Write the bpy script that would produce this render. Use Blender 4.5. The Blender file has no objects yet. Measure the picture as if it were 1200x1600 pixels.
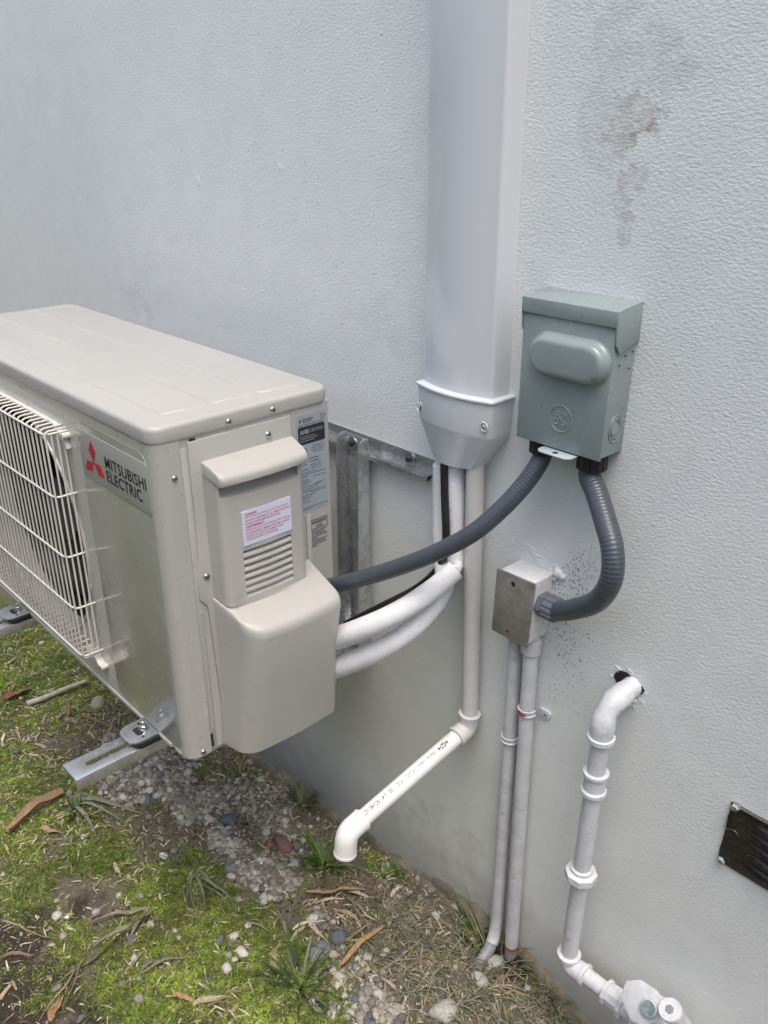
import bpy, bmesh, math, random
import numpy as np
from mathutils import Vector, Matrix
C = bpy.context.scene
R_ = math.radians
random.seed(7); rng = np.random.default_rng(11)

# ------------------------------------------------------------ camera
cd = bpy.data.cameras.new('camera'); cam = bpy.data.objects.new('camera', cd)
C.collection.objects.link(cam)
cd.sensor_fit = 'VERTICAL'; cd.sensor_height = 24.0; cd.lens = 24.0*1360/1600
cd.clip_start = 0.02; cd.clip_end = 500
m_ = [[0.677098, -0.300215, 0.67187], [0.73587, 0.283405, -0.614961], [-0.005791, 0.910798, 0.412812]]
cam.matrix_world = Matrix(((m_[0][0],m_[0][1],m_[0][2],0.0),(m_[1][0],m_[1][1],m_[1][2],-0.93),(m_[2][0],m_[2][1],m_[2][2],1.40),(0,0,0,1)))
C.camera = cam
# ------------------------------------------------------------ light
W = bpy.data.worlds.new('World'); C.world = W; W.use_nodes = True
nt = W.node_tree; nt.nodes.clear()
sky = nt.nodes.new('ShaderNodeTexSky'); sky.sky_type = 'NISHITA'; sky.sun_disc = False
SUN_EL, SUN_AZ = 72, 110
sky.sun_elevation = R_(SUN_EL); sky.sun_rotation = R_(SUN_AZ)
sky.air_density = 1.0; sky.dust_density = 5.8; sky.ozone_density = 1.0
bg = nt.nodes.new('ShaderNodeBackground'); bg.inputs['Strength'].default_value = 0.13
wo = nt.nodes.new('ShaderNodeOutputWorld')
nt.links.new(sky.outputs[0], bg.inputs[0]); nt.links.new(bg.outputs[0], wo.inputs[0])
sd = bpy.data.lights.new('sun', 'SUN'); sd.energy = 0.9; sd.angle = R_(45); sd.color = (1.0,0.97,0.93)
sun = bpy.data.objects.new('sun', sd); C.collection.objects.link(sun)
az = R_(SUN_AZ); el = R_(SUN_EL)
dsun = Vector((math.sin(az)*math.cos(el), math.cos(az)*math.cos(el), math.sin(el)))
sun.rotation_euler = dsun.to_track_quat('Z','Y').to_euler()
C.view_settings.view_transform = 'Standard'; C.view_settings.look = 'None'
C.view_settings.exposure = 1.03; C.view_settings.gamma = 1
C.render.engine = 'CYCLES'

# ------------------------------------------------------------ materials
def newmat(name):
    m = bpy.data.materials.new(name); m.use_nodes = True
    n = m.node_tree; b = n.nodes['Principled BSDF']; return m, n, b
def node(n, t, **k):
    x = n.nodes.new(t)
    for a, v in k.items():
        if a in x.inputs.keys() if isinstance(a,str) else False: x.inputs[a].default_value = v
        else: setattr(x, a, v)
    return x
def noise(n, scale, detail=4, rough=.5, dist=0, vec=None):
    x = n.nodes.new('ShaderNodeTexNoise'); x.inputs['Scale'].default_value = scale
    x.inputs['Detail'].default_value = detail; x.inputs['Roughness'].default_value = rough; x.inputs['Distortion'].default_value = dist
    if vec is None:
        tc = n.nodes.new('ShaderNodeTexCoord'); vec = tc.outputs['Object']
    n.links.new(vec, x.inputs['Vector']); return x.outputs[0]
def ramp(n, fac, stops):
    r = n.nodes.new('ShaderNodeValToRGB'); e = r.color_ramp.elements
    while len(e) < len(stops): e.new(.5)
    for i, (p, c) in enumerate(stops):
        e[i].position = p; e[i].color = (c if hasattr(c,'__len__') else (c,c,c)) [:3] + (1,) if hasattr(c,'__len__') else (c,c,c,1)
    n.links.new(fac, r.inputs[0]); return r.outputs[0]
def mix(n, fac, a, b, mode='MIX'):
    x = n.nodes.new('ShaderNodeMix'); x.data_type = 'RGBA'; x.blend_type = mode
    for s, v in ((x.inputs[0],fac),(x.inputs[6],a),(x.inputs[7],b)):
        if hasattr(v,'is_linked'): n.links.new(v, s)
        elif hasattr(v,'__len__'): s.default_value = tuple(v)[:3]+(1,)
        else: s.default_value = v
    return x.outputs[2]
def mth(n, op, a, b=None, c=None, clamp=False):
    x = n.nodes.new('ShaderNodeMath'); x.operation = op; x.use_clamp = clamp
    for i, v in enumerate((a,b,c)):
        if v is None: continue
        if hasattr(v,'is_linked'): n.links.new(v, x.inputs[i])
        else: x.inputs[i].default_value = v
    return x.outputs[0]
def bump(n, b, h, dist, strength=1.0):
    x = n.nodes.new('ShaderNodeBump'); x.inputs['Distance'].default_value = dist; x.inputs['Strength'].default_value = strength
    n.links.new(h, x.inputs['Height']); n.links.new(x.outputs[0], b.inputs['Normal']); return x
def paint(name, col, rough=.4, metal=0, vary=.06, vscale=18, dirt=None, dirtamt=.0, dscale=30, bmp=0, bscale=400, coat=0, spec=.5, coatr=.08):
    m, n, b = newmat(name)
    v = noise(n, vscale, 5, .6)
    c = mix(n, ramp(n, v, [(.3,0.0),(.7,1.0)]), tuple(x*(1-vary) for x in col), tuple(min(1,x*(1+vary)) for x in col))
    if dirt:
        d = noise(n, dscale, 8, .7)
        c = mix(n, ramp(n, d, [(.62-dirtamt*.3,0.0),(.78-dirtamt*.3,1.0)]), c, dirt)
    n.links.new(c, b.inputs['Base Color'])
    rr = noise(n, vscale*3, 4)
    n.links.new(mth(n,'ADD',mth(n,'MULTIPLY',rr,.2),rough-.1), b.inputs['Roughness'])
    b.inputs['Metallic'].default_value = metal; b.inputs['Coat Weight'].default_value = coat
    b.inputs['Coat Roughness'].default_value = coatr
    b.inputs['Specular IOR Level'].default_value = spec
    if bmp: bump(n, b, noise(n, bscale, 3), bmp)
    return m
M = {}
M['beige'] = paint('beige_paint', (.415,.41,.385), .34, vary=.03, vscale=5, bmp=.00012, bscale=900, dirt=(.37,.355,.32), dirtamt=.12, dscale=38)
M['front'] = paint('glossy_beige_front', (.42,.415,.385), .30, vary=.01, coat=.7, spec=.6)
M['reflect_panel'] = paint('green_reflection_panel', (.27,.28,.24), .30, vary=.13, vscale=11, coat=.8, spec=.8, coatr=.16)  # darker green base colour stands in for grass reflected in the glossy panel
M['plate'] = paint('nameplate_silver', (.42,.43,.40), .4, metal=.35, vary=.02)
M['plastic_beige'] = paint('beige_plastic', (.43,.42,.39), .42, vary=.03, vscale=5, dirt=(.385,.37,.335), dirtamt=.12, dscale=30, bmp=.0001, bscale=1200)
M['wire'] = paint('grille_wire', (.60,.59,.54), .35, vary=.03)
M['black'] = paint('black_plastic', (.012,.012,.013), .5)
M['fan'] = paint('fan_blade_grey', (.03,.03,.032), .45)
M['ink'] = paint('black_ink', (.02,.02,.022), .5)
M['inkgrey'] = paint('dark_grey_ink', (.045,.045,.055), .5)
M['red'] = paint('red_ink', (.42,.012,.028), .4)
M['redink'] = paint('warning_red_ink', (.55,.06,.10), .5)
M['label'] = paint('silver_blue_label', (.40,.44,.50), .4, metal=.3, vary=.02)
M['warnlabel'] = paint('white_blue_label', (.62,.66,.80), .45, vary=.02)
M['steel'] = paint('bolt_steel', (.55,.55,.54), .28, metal=1, vary=.1, vscale=200)
M['boltdark'] = paint('zinc_bolt_dark', (.16,.20,.24), .25, metal=1)
M['duct'] = paint('white_pvc_duct', (.63,.65,.67), .16, vary=.01, vscale=3, coat=.5)
M['pvc'] = paint('white_pvc_pipe', (.78,.77,.75), .32, vary=.03, vscale=30, dirt=(.5,.48,.44), dirtamt=.02, dscale=90)
M['bleached'] = paint('bleached_dead_stick', (.46,.43,.37), .8, vary=.25, vscale=60, dirt=(.20,.17,.12), dirtamt=.3, dscale=90)
M['pvcdull'] = paint('weathered_pvc_pipe', (.60,.595,.58), .42, vary=.05, vscale=20)
M['jacket'] = paint('white_insulation_jacket', (.72,.73,.74), .8, vary=.05, vscale=40, dirt=(.45,.45,.44), dirtamt=.05, dscale=60)
M['cable'] = paint('black_cable', (.012,.012,.013), .45)
M['flex'] = paint('grey_flexible_conduit', (.060,.072,.088), .32, vary=.06, vscale=30)
M['connector'] = paint('grey_connector_plastic', (.13,.15,.18), .38, vary=.05)
M['gebox'] = paint('grey_green_enamel', (.25,.30,.295), .26, vary=.05, vscale=14, dirt=(.11,.12,.11), dirtamt=.04, dscale=60, bmp=.0001, bscale=500, coat=.15)
M['gebox_l'] = paint('pale_green_enamel', (.40,.50,.49), .35, vary=.05)
M['pipe_paint'] = paint('grey_white_painted_steel', (.56,.575,.59), .36, vary=.12, vscale=35, dirt=(.36,.355,.34), dirtamt=.2, dscale=60, bmp=.0004, bscale=160)
M['gaspaint'] = paint('thick_white_paint', (.58,.60,.615), .35, vary=.12, vscale=40, dirt=(.36,.36,.35), dirtamt=.04, dscale=70, bmp=.0012, bscale=110)
M['rust'] = paint('orange_rust', (.30,.10,.035), .7, vary=.3, vscale=150)
M['greybend'] = paint('bare_grey_pvc', (.24,.25,.26), .5, vary=.15, vscale=60)
M['gap'] = paint('dark_gap', (.015,.015,.014), .8)
M['rubber'] = paint('black_rubber', (.012,.012,.012), .6)
M['green_bolt'] = paint('oxidised_green_metal', (.30,.42,.39), .4, metal=.3, vary=.4, vscale=160)
M['markgrey'] = paint('stamp_dimple_grey', (.30,.31,.32), .6, metal=.5)
M['hedgecore'] = paint('shaded_twigs', (.03,.035,.02), .9)
HEDGE = 1.85
def galv():
    m, n, b = newmat('galvanised_steel')
    tc = n.nodes.new('ShaderNodeTexCoord')
    v = n.nodes.new('ShaderNodeTexVoronoi'); v.inputs['Scale'].default_value = 70; n.links.new(tc.outputs['Object'], v.inputs['Vector'])
    k = noise(n, 25, 6, .65)
    c = mix(n, mth(n,'MULTIPLY',v.outputs['Color'],.5), (.55,.57,.58), (.70,.72,.73))
    c = mix(n, ramp(n, k, [(.45,0.0),(.65,1.0)]), c, (.42,.45,.46))
    n.links.new(c, b.inputs['Base Color']); b.inputs['Metallic'].default_value = .82
    n.links.new(mth(n,'ADD',mth(n,'MULTIPLY',k,.40),.06), b.inputs['Roughness'])
    return m
M['galv'] = galv()
def dull_plate():
    m, n, b = newmat('stained_steel_plate')
    k = noise(n, 45, 8, .7); s = noise(n, 12, 3)
    c = mix(n, ramp(n, k, [(.35,0.0),(.7,1.0)]), (.25,.245,.225), (.44,.43,.40))
    c = mix(n, ramp(n, s, [(.45,0.0),(.75,.6)]), c, (.20,.19,.165))
    n.links.new(c, b.inputs['Base Color']); b.inputs['Metallic'].default_value = .6
    n.links.new(mth(n,'ADD',mth(n,'MULTIPLY',k,.3),.28), b.inputs['Roughness']); return m
M['dplate'] = dull_plate()
def chipped():
    m, n, b = newmat('chipped_white_paint')
    k = noise(n, 70, 8, .75, .4); s = noise(n, 260, 4)
    c = mix(n, ramp(n, s, [(.3,0.0),(.7,1.0)]), (.60,.61,.60), (.74,.74,.73))
    c = mix(n, ramp(n, k, [(.655,0.0),(.67,1.0)]), c, (.12,.11,.10))
    n.links.new(c, b.inputs['Base Color']); b.inputs['Roughness'].default_value = .55
    bump(n, b, mix(n,.5,k,s), .0016); return m
M['chip'] = chipped()
def ventmat():
    m, n, b = newmat('black_enamel_vent')
    k = noise(n, 60, 8, .75); s = noise(n, 500, 2)
    c = mix(n, ramp(n, k, [(.4,0.0),(.7,1.0)]), (.010,.009,.008), (.035,.028,.020))
    c = mix(n, ramp(n, s, [(.74,0.0),(.76,1.0)]), c, (.4,.4,.4))
    n.links.new(c, b.inputs['Base Color'])
    n.links.new(mth(n,'ADD',mth(n,'MULTIPLY',k,.4),.05), b.inputs['Roughness']); bump(n,b,k,.0006); return m
M['vent'] = ventmat()

# ------------------------------------------------------------ helpers
COL = C.collection
def finish(me, smooth=35):
    if smooth:
        me.polygons.foreach_set('use_smooth', [True]*len(me.polygons)); me.update()
        me.set_sharp_from_angle(angle=R_(smooth))
def link(name, me, mat, parent=None, smooth=35):
    me.name = name
    if mat is not None:
        me.materials.clear(); me.materials.append(M[mat] if isinstance(mat,str) else mat)
    finish(me, smooth)
    o = bpy.data.objects.new(name, me); COL.objects.link(o)
    if parent is not None:
        o.parent = parent
        o.matrix_parent_inverse = Matrix.Identity(4)
        wl = parent_world(parent); o.location = -wl          # meshes are written in world coordinates
    return o
def parent_world(p):
    l = Vector(p.location)
    while p.parent is not None:
        p = p.parent; l += Vector(p.location)
    return l
def thing(name, label, cat, loc, group=None):
    o = bpy.data.objects.new(name, None); COL.objects.link(o); o.location = loc; o.empty_display_size = .05
    return tag(o, label, cat, group)
def tag(o, label, cat, group=None):
    o['label'] = label; o['category'] = cat
    if group: o['group'] = group
    return o
class MB:
    def __init__(s): s.v = []; s.f = []
    def add(s, v, f):
        k = len(s.v); s.v += [tuple(p) for p in v]; s.f += [tuple(i+k for i in q) for q in f]; return s
    def mesh(s, bevel=0, seg=2, ang=30):
        me = bpy.data.meshes.new('m'); me.from_pydata(s.v, [], s.f); me.validate()
        bm = bmesh.new(); bm.from_mesh(me)
        bmesh.ops.recalc_face_normals(bm, faces=bm.faces)
        if bevel:
            es = [e for e in bm.edges if len(e.link_faces)==2 and e.calc_face_angle(0) > R_(ang)]
            bmesh.ops.bevel(bm, geom=es, offset=bevel, segments=seg, affect='EDGES', profile=.5, clamp_overlap=True)
        bm.to_mesh(me); bm.free(); return me
    def put(s, name, mat, parent=None, bevel=0, seg=2, smooth=35, ang=30):
        return link(name, s.mesh(bevel, seg, ang), mat, parent, smooth)
def box(mb, x0,x1,y0,y1,z0,z1):
    v = [(x,y,z) for z in (z0,z1) for y in (y0,y1) for x in (x0,x1)]
    return mb.add(v, [(0,2,3,1),(4,5,7,6),(0,1,5,4),(2,6,7,3),(0,4,6,2),(1,3,7,5)])
def loft(mb, rings, cap0=True, cap1=True, closed=True):
    n = len(rings[0]); v = [p for r in rings for p in r]; f = []
    for i in range(len(rings)-1):
        for j in range(n if closed else n-1):
            k = (j+1)%n; f.append((i*n+j, i*n+k, (i+1)*n+k, (i+1)*n+j))
    if cap0: f.append(tuple(range(n))[::-1])
    if cap1: f.append(tuple((len(rings)-1)*n+j for j in range(n)))
    return mb.add(v, f)
def prism(mb, pts, axis, a, b):
    """2-D polygon extruded along axis. pts: the two other coordinates in x<y<z order"""
    def q(p, t):
        return {'x':(t,p[0],p[1]), 'y':(p[0],t,p[1]), 'z':(p[0],p[1],t)}[axis]
    return loft(mb, [[q(p,a) for p in pts],[q(p,b) for p in pts]])
def rrect(x0,x1,y0,y1,r,n=6):
    if not hasattr(r,'__len__'): r = (r,)*4
    out = []
    for (cx,cy,sx,sy,a0,rr) in ((x1,y1,-1,-1,0,r[0]),(x0,y1,1,-1,90,r[1]),(x0,y0,1,1,180,r[2]),(x1,y0,-1,1,270,r[3])):
        for i in range(n+1):
            a = R_(a0+90*i/n); out.append((cx+sx*rr+rr*math.cos(a), cy+sy*rr+rr*math.sin(a)))
    return out
def frames(P):
    P = [Vector(p) for p in P]; T = []
    for i in range(len(P)):
        a = P[max(0,i-1)]; b = P[min(len(P)-1,i+1)]; T.append((b-a).normalized())
    n = T[0].orthogonal().normalized(); N = []
    for i, t in enumerate(T):
        n = (n - t*n.dot(t)).normalized(); N.append(n)
    return P, T, N
def spline(pts, step=.004):
    pts = [Vector(p) for p in pts]; q = [pts[0]*2-pts[1]]+pts+[pts[-1]*2-pts[-2]]; out = []
    for i in range(1, len(q)-2):
        p0,p1,p2,p3 = q[i-1:i+3]; n = max(2, int((p2-p1).length/step))
        for k in range(n):
            t = k/n
            out.append(.5*((2*p1)+(p2-p0)*t+(2*p0-5*p1+4*p2-p3)*t*t+(3*p1-p0-3*p2+p3)*t**3))
    out.append(pts[-1]); return out
def tube(mb, pts, r, seg=16, cap=True, oval=None):
    P, T, N = frames(pts); rings = []; s = 0
    for i, p in enumerate(P):
        if i: s += (P[i]-P[i-1]).length
        rr = r(s, i/(len(P)-1)) if callable(r) else r
        b = T[i].cross(N[i])
        rings.append([tuple(p+N[i]*(rr*math.cos(2*math.pi*k/seg))+b*(rr*math.sin(2*math.pi*k/seg))) for k in range(seg)])
    return loft(mb, rings, cap, cap)
def cyl(mb, a, b, r, seg=24, r2=None):
    r2 = r if r2 is None else r2
    return tube(mb, [a, b], lambda s,t: r+(r2-r)*t, seg)
def lathe(mb, a, d, prof, seg=24, rot=0):
    """profile [(distance along d, radius)]"""
    a = Vector(a); d = Vector(d).normalized(); n = d.orthogonal().normalized(); b = d.cross(n)
    rings = [[tuple(a+d*h+n*(max(r,1e-5)*math.cos(2*math.pi*k/seg+rot))+b*(max(r,1e-5)*math.sin(2*math.pi*k/seg+rot))) for k in range(seg)] for h, r in prof]
    return loft(mb, rings)
def dome(h, r, n=5):
    return [(h*math.sin(R_(90*i/n)), r*math.cos(R_(90*i/n))) for i in range(n+1)]
def screw(name, c, d, r, parent, mat='steel', h=None):
    h = h or r*.55; mb = MB(); lathe(mb, c, d, [(-.001,r*1.0)]+dome(h, r), 16)
    d = Vector(d).normalized(); u = d.orthogonal().normalized(); w = d.cross(u); c = Vector(c)
    o = mb.put(name, mat, parent)
    k = MB()
    for a, b in ((u,w),(w,u)):
        q = [c+d*(h*.86)+a*(s*r*.6)+b*(t*r*.1) for s,t in ((-1,-1),(1,-1),(1,1),(-1,1))]
        loft(k, [[tuple(p) for p in q],[tuple(p+d*h*.2) for p in q]])
    k.put('slot', 'gap', o, smooth=0); return o
def carve(me, cutters):
    """boolean-subtract closed meshes, applied at once"""
    a = bpy.data.objects.new('a', me); COL.objects.link(a); tmp = []
    for c in cutters:
        o = bpy.data.objects.new('c', c); COL.objects.link(o); tmp.append(o)
        md = a.modifiers.new('b', 'BOOLEAN'); md.operation = 'DIFFERENCE'; md.object = o; md.solver = 'EXACT'
    dg = bpy.context.evaluated_depsgraph_get(); dg.update()
    r = bpy.data.meshes.new_from_object(a.evaluated_get(dg))
    for o in tmp+[a]: bpy.data.objects.remove(o)
    return r
def textmesh(s, size=1.0, sx=1.0, bold=0.0, space=1.0, line=1.0, align='LEFT'):
    cu = bpy.data.curves.new('t', 'FONT'); cu.body = s; cu.size = size; cu.offset = bold; cu.space_character = space
    cu.space_line = line; cu.align_x = align; cu.resolution_u = 3
    o = bpy.data.objects.new('t', cu); COL.objects.link(o)
    dg = bpy.context.evaluated_depsgraph_get(); dg.update()
    me = bpy.data.meshes.new_from_object(o.evaluated_get(dg)); bpy.data.objects.remove(o)
    v = [(p.co.x*sx, p.co.y) for p in me.vertices]; f = [tuple(p.vertices) for p in me.polygons]
    return v, f
def put_text(mb, s, org, ux, uy, size, **k):
    v, f = textmesh(s, size, **k); o = Vector(org); ux = Vector(ux); uy = Vector(uy)
    mb.add([tuple(o+ux*a+uy*b) for a, b in v], f)
def fit_text(mb, s, org, ux, uy, w, h, **k):
    v, f = textmesh(s, 1.0, **k); xs = [a for a,b in v]; ys = [b for a,b in v]
    x0, x1, y0, y1 = min(xs), max(xs), min(ys), max(ys); o = Vector(org); ux = Vector(ux); uy = Vector(uy)
    mb.add([tuple(o+ux*((a-x0)/(x1-x0)*w)+uy*((b-y0)/(y1-y0)*h)) for a, b in v], f)

# ------------------------------------------------------------ stucco wall
def wallmat():
    m, n, b = newmat('painted_stucco')
    tc = n.nodes.new('ShaderNodeTexCoord'); V = tc.outputs['Object']
    sep = n.nodes.new('ShaderNodeSeparateXYZ'); n.links.new(V, sep.inputs[0])
    big = noise(n, 2.2, 4, .55, 0, V); mid = noise(n, 14, 5, .6, .3, V); fine = noise(n, 220, 3, .6, 0, V)
    c = mix(n, ramp(n, big, [(.35,0.0),(.65,1.0)]), (.755,.785,.76), (.785,.812,.79))
    c = mix(n, ramp(n, mid, [(.35,0.0),(.8,.45)]), c, (.63,.65,.64))
    wn = n.nodes.new('ShaderNodeTexNoise'); wn.inputs['Scale'].default_value = 17; wn.inputs['Detail'].default_value = 5; n.links.new(V, wn.inputs['Vector'])
    ws = n.nodes.new('ShaderNodeSeparateColor'); n.links.new(wn.outputs['Color'], ws.inputs[0])
    WX = mth(n,'ADD',sep.outputs[0],mth(n,'MULTIPLY',mth(n,'SUBTRACT',ws.outputs[0],.5),.16)); WZ = mth(n,'ADD',sep.outputs[2],mth(n,'MULTIPLY',mth(n,'SUBTRACT',ws.outputs[2],.5),.20))
    def spot(c0, rx, rz, n0, n1, scale, strength):
        x = mth(n,'DIVIDE',mth(n,'SUBTRACT',WX,c0[0]),rx); z = mth(n,'DIVIDE',mth(n,'SUBTRACT',WZ,c0[2]),rz)
        d = mth(n,'SQRT',mth(n,'ADD',mth(n,'MULTIPLY',x,x),mth(n,'MULTIPLY',z,z)))
        f = mth(n,'SUBTRACT',1.0,d,clamp=True)
        k = noise(n, scale, 7, .72, .2, V)
        r = n.nodes.new('ShaderNodeMapRange'); r.interpolation_type = 'SMOOTHSTEP'
        r.inputs[1].default_value = n0; r.inputs[2].default_value = n1
        n.links.new(mth(n,'MULTIPLY',k,mth(n,'MULTIPLY',f,2.0,clamp=True)), r.inputs[0])
        return mth(n,'MULTIPLY',r.outputs[0],strength)
    for c0, rx, rz, col, n0, n1, sc, st in (
        ((-0.5975,0.0000,1.3942),.050,.070,(.34,.29,.22),.30,.70,70,.55),
        ((-0.5784,0.0000,1.3733),.026,.034,(.28,.22,.16),.32,.62,90,.7),
        ((-0.6063,0.0000,1.2947),.042,.065,(.37,.32,.26),.34,.70,80,.55),
        ((-0.6360,0.0000,1.4339),.060,.17,(.50,.50,.47),.30,.72,40,.5),
        ((-0.5549,0.0000,1.4560),.060,.05,(.42,.40,.36),.30,.70,30,.4),
        ((-0.8409,0.0000,0.1211),.40,.16,(.36,.36,.32),.36,.8,16,.5),
        ((-1.8318,0.0000,1.0280),.16,.05,(.52,.54,.54),.30,.7,30,.4),
        ((-0.9552,-0.0000,1.0983),.20,.08,(.60,.62,.62),.30,.8,30,.4)):
        c = mix(n, spot(c0,rx,rz,n0,n1,sc,st), c, col)
    # black mildew specks beside and below the junction box
    vo = n.nodes.new('ShaderNodeTexVoronoi'); vo.inputs['Scale'].default_value = 380
    mp = n.nodes.new('ShaderNodeMapping'); mp.inputs['Scale'].default_value = (1,1,.5); n.links.new(V, mp.inputs[0]); n.links.new(mp.outputs[0], vo.inputs['Vector'])
    dot = ramp(n, vo.outputs['Distance'], [(.18,1.0),(.46,0.0)])
    pick = n.nodes.new('ShaderNodeSeparateColor'); n.links.new(vo.outputs['Color'], pick.inputs[0])
    for c0, rx, rz, thr in (((-0.6069,0.0000,0.7809),.05,.13,.66),((-0.6110,0.0000,0.8204),.022,.05,.30),((-0.6165,0.0000,0.7451),.035,.10,.55),((-0.6337,0.0000,0.6483),.07,.12,.86),((-1.0695,0.0000,1.2963),.5,.5,.993)):
        f = spot(c0, rx, rz, .12, .3, 30, 1.0)
        g = mth(n,'MULTIPLY',mth(n,'MULTIPLY',f,dot),mth(n,'GREATER_THAN',pick.outputs[0],thr))
        c = mix(n, mth(n,'MULTIPLY',g,.62), c, (.07,.06,.05))
    # damp, earth-splashed foot of the wall
    foot = n.nodes.new('ShaderNodeMapRange'); foot.inputs[1].default_value = .16; foot.inputs[2].default_value = -.02
    n.links.new(mth(n,'ADD',sep.outputs[2],mth(n,'MULTIPLY',mth(n,'SUBTRACT',mid,.5),.12)), foot.inputs[0])
    c = mix(n, mth(n,'MULTIPLY',foot.outputs[0],.75), c, (.24,.23,.19))
    n.links.new(c, b.inputs['Base Color']); b.inputs['Roughness'].default_value = .47; b.inputs['Specular IOR Level'].default_value = .45
    # knock-down texture: two noises and scattered drips
    mp2 = n.nodes.new('ShaderNodeMapping'); mp2.inputs['Rotation'].default_value = (0,R_(28),0); mp2.inputs['Scale'].default_value = (.75,1,1.35); n.links.new(V, mp2.inputs[0])
    h1 = noise(n, 225, 3, .6, .35, mp2.outputs[0]); h2 = noise(n, 48, 3, .5, .2, V)
    h1 = ramp(n, h1, [(.36,0.0),(.66,1.0)])
    v3 = n.nodes.new('ShaderNodeTexVoronoi'); v3.inputs['Scale'].default_value = 34; n.links.new(V, v3.inputs['Vector'])
    blob = ramp(n, v3.outputs['Distance'], [(.04,1.0),(.13,0.0)])
    amp = n.nodes.new('ShaderNodeMapRange'); n.links.new(sep.outputs[0], amp.inputs[0])
    amp.inputs[1].default_value = -1.9; amp.inputs[2].default_value = -.75; amp.inputs[3].default_value = .45; amp.inputs[4].default_value = .85
    h = mth(n,'ADD',mth(n,'MULTIPLY',mth(n,'ADD',h1,mth(n,'MULTIPLY',fine,.3)),amp.outputs[0]),mth(n,'ADD',mth(n,'MULTIPLY',h2,.55),mth(n,'MULTIPLY',blob,.7)))
    bump(n, b, h, .00048, .9); return m
M['wall'] = wallmat()
wall = thing('house_wall', 'pale grey painted stucco wall behind the air conditioner and all the pipes', 'wall', (0,0,0))
w = MB(); box(w, -9, 7, 0, .2, -1.2, 7); w.put('wall_face', 'wall', wall, smooth=0)
def footmat():
    m, n, b = newmat('dirty_concrete_footing')
    k = noise(n, 40, 8, .7); s = noise(n, 9, 3)
    c = mix(n, ramp(n, k, [(.3,0.0),(.7,1.0)]), (.10,.085,.06), (.24,.22,.17))
    c = mix(n, ramp(n, s, [(.45,0.0),(.6,.6)]), c, (.09,.095,.05))
    n.links.new(c, b.inputs['Base Color']); b.inputs['Roughness'].default_value = .9; bump(n, b, k, .006); return m
M['foot'] = footmat()
BASE = [(-9,-.12),(-1.9,-.085),(-1.5,-.0605),(-1.24,-.025),(-1.02,-.015),(-.90,.012),(-.77,.029),(-.60,.022),(-.52,-.028),(-.40,-.06),(7,-.08)]
def base_z(x): return np.interp(x, [p[0] for p in BASE], [p[1] for p in BASE])
w = MB(); top = []; rings = []
for x in np.arange(-3.2, 1.0, .012):
    zt = base_z(x)+.004*math.sin(x*57)+.005*math.sin(x*23+1)+random.uniform(-.003,.003); yo = -.016-.006*math.sin(x*31)+random.uniform(-.002,.002)
    rings.append([(x,.02,zt+.012),(x,-.002,zt+.012),(x,yo*.6,zt+.007),(x,yo,zt-.004),(x,yo-.004,zt-.15),(x,.02,zt-.15)])
loft(w, rings); w.put('concrete_footing', 'foot', wall, smooth=50)
hc0 = (-0.5134,0.0000,0.6732)
# trowelled plaster patch left above the junction box, and the ragged hole round the water pipe
def patch(name, c, pts, mat, parent, h=.004):
    mb = MB(); cx = sum(p[0] for p in pts)/len(pts); cz = sum(p[2] for p in pts)/len(pts); R0 = []; R1 = []; R2 = []
    for p in pts:
        j = random.uniform(-.0015,.0015)
        R0.append((p[0]+j,.002,p[2]-j)); R1.append((cx+(p[0]-cx)*.93+j,-h*.6,cz+(p[2]-cz)*.93)); R2.append((cx+(p[0]-cx)*.6,-h,cz+(p[2]-cz)*.6))
    loft(mb, [R0,R1,R2]); return mb.put(name, mat, parent, smooth=60)
def smear(name, cx, cz, rx, rz, ang, h, seed):
    V = []; F = []; n = 34; r = random.Random(seed); ca, sa = math.cos(R_(ang)), math.sin(R_(ang)); ph = [r.uniform(0,6) for _ in range(6)]
    for i in range(n+1):
        for j in range(n+1):
            u = -1+2*i/n; w = -1+2*j/n; d = math.hypot(u*(1+.18*math.sin(4*w+ph[0])), w*(1+.25*math.sin(5*u+ph[1]))); k = max(0,1-d)**.6
            q = .55+.25*math.sin(9*u+ph[2]+3*w)+.20*math.sin(17*w+ph[3]-6*u)+.15*math.sin(31*u+ph[4]+11*w)
            V.append((cx+u*rx*ca-w*rz*sa, .0012-h*k*(.35+q), cz+u*rx*sa+w*rz*ca))
    for i in range(n):
        for j in range(n): a = i*(n+1)+j; F.append((a,a+1,a+n+2,a+n+1))
    mb = MB(); mb.add(V, F); return mb.put(name, 'wall', wall, smooth=60)
pc = (-0.6932,0.0000,0.8119); smear('plaster_smear', pc[0]+.004, pc[2]+.006, .062, .016, -16, .0022, 3)
pc = (-0.6500,0.0000,0.7979); smear('plaster_smear', pc[0], pc[2], .022, .016, 10, .0035, 5)
pc = (-0.7326,0.0000,0.8207); smear('plaster_smear', pc[0], pc[2], .026, .010, -20, .0016, 8)
for k_ in range(9):
    a_ = k_*.7+.2; smear('plaster_rag', hc0[0]+.027*math.cos(a_), hc0[2]+.027*math.sin(a_), random.uniform(.007,.013), random.uniform(.004,.008), random.uniform(0,180), random.uniform(.0015,.003), 20+k_)
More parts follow.
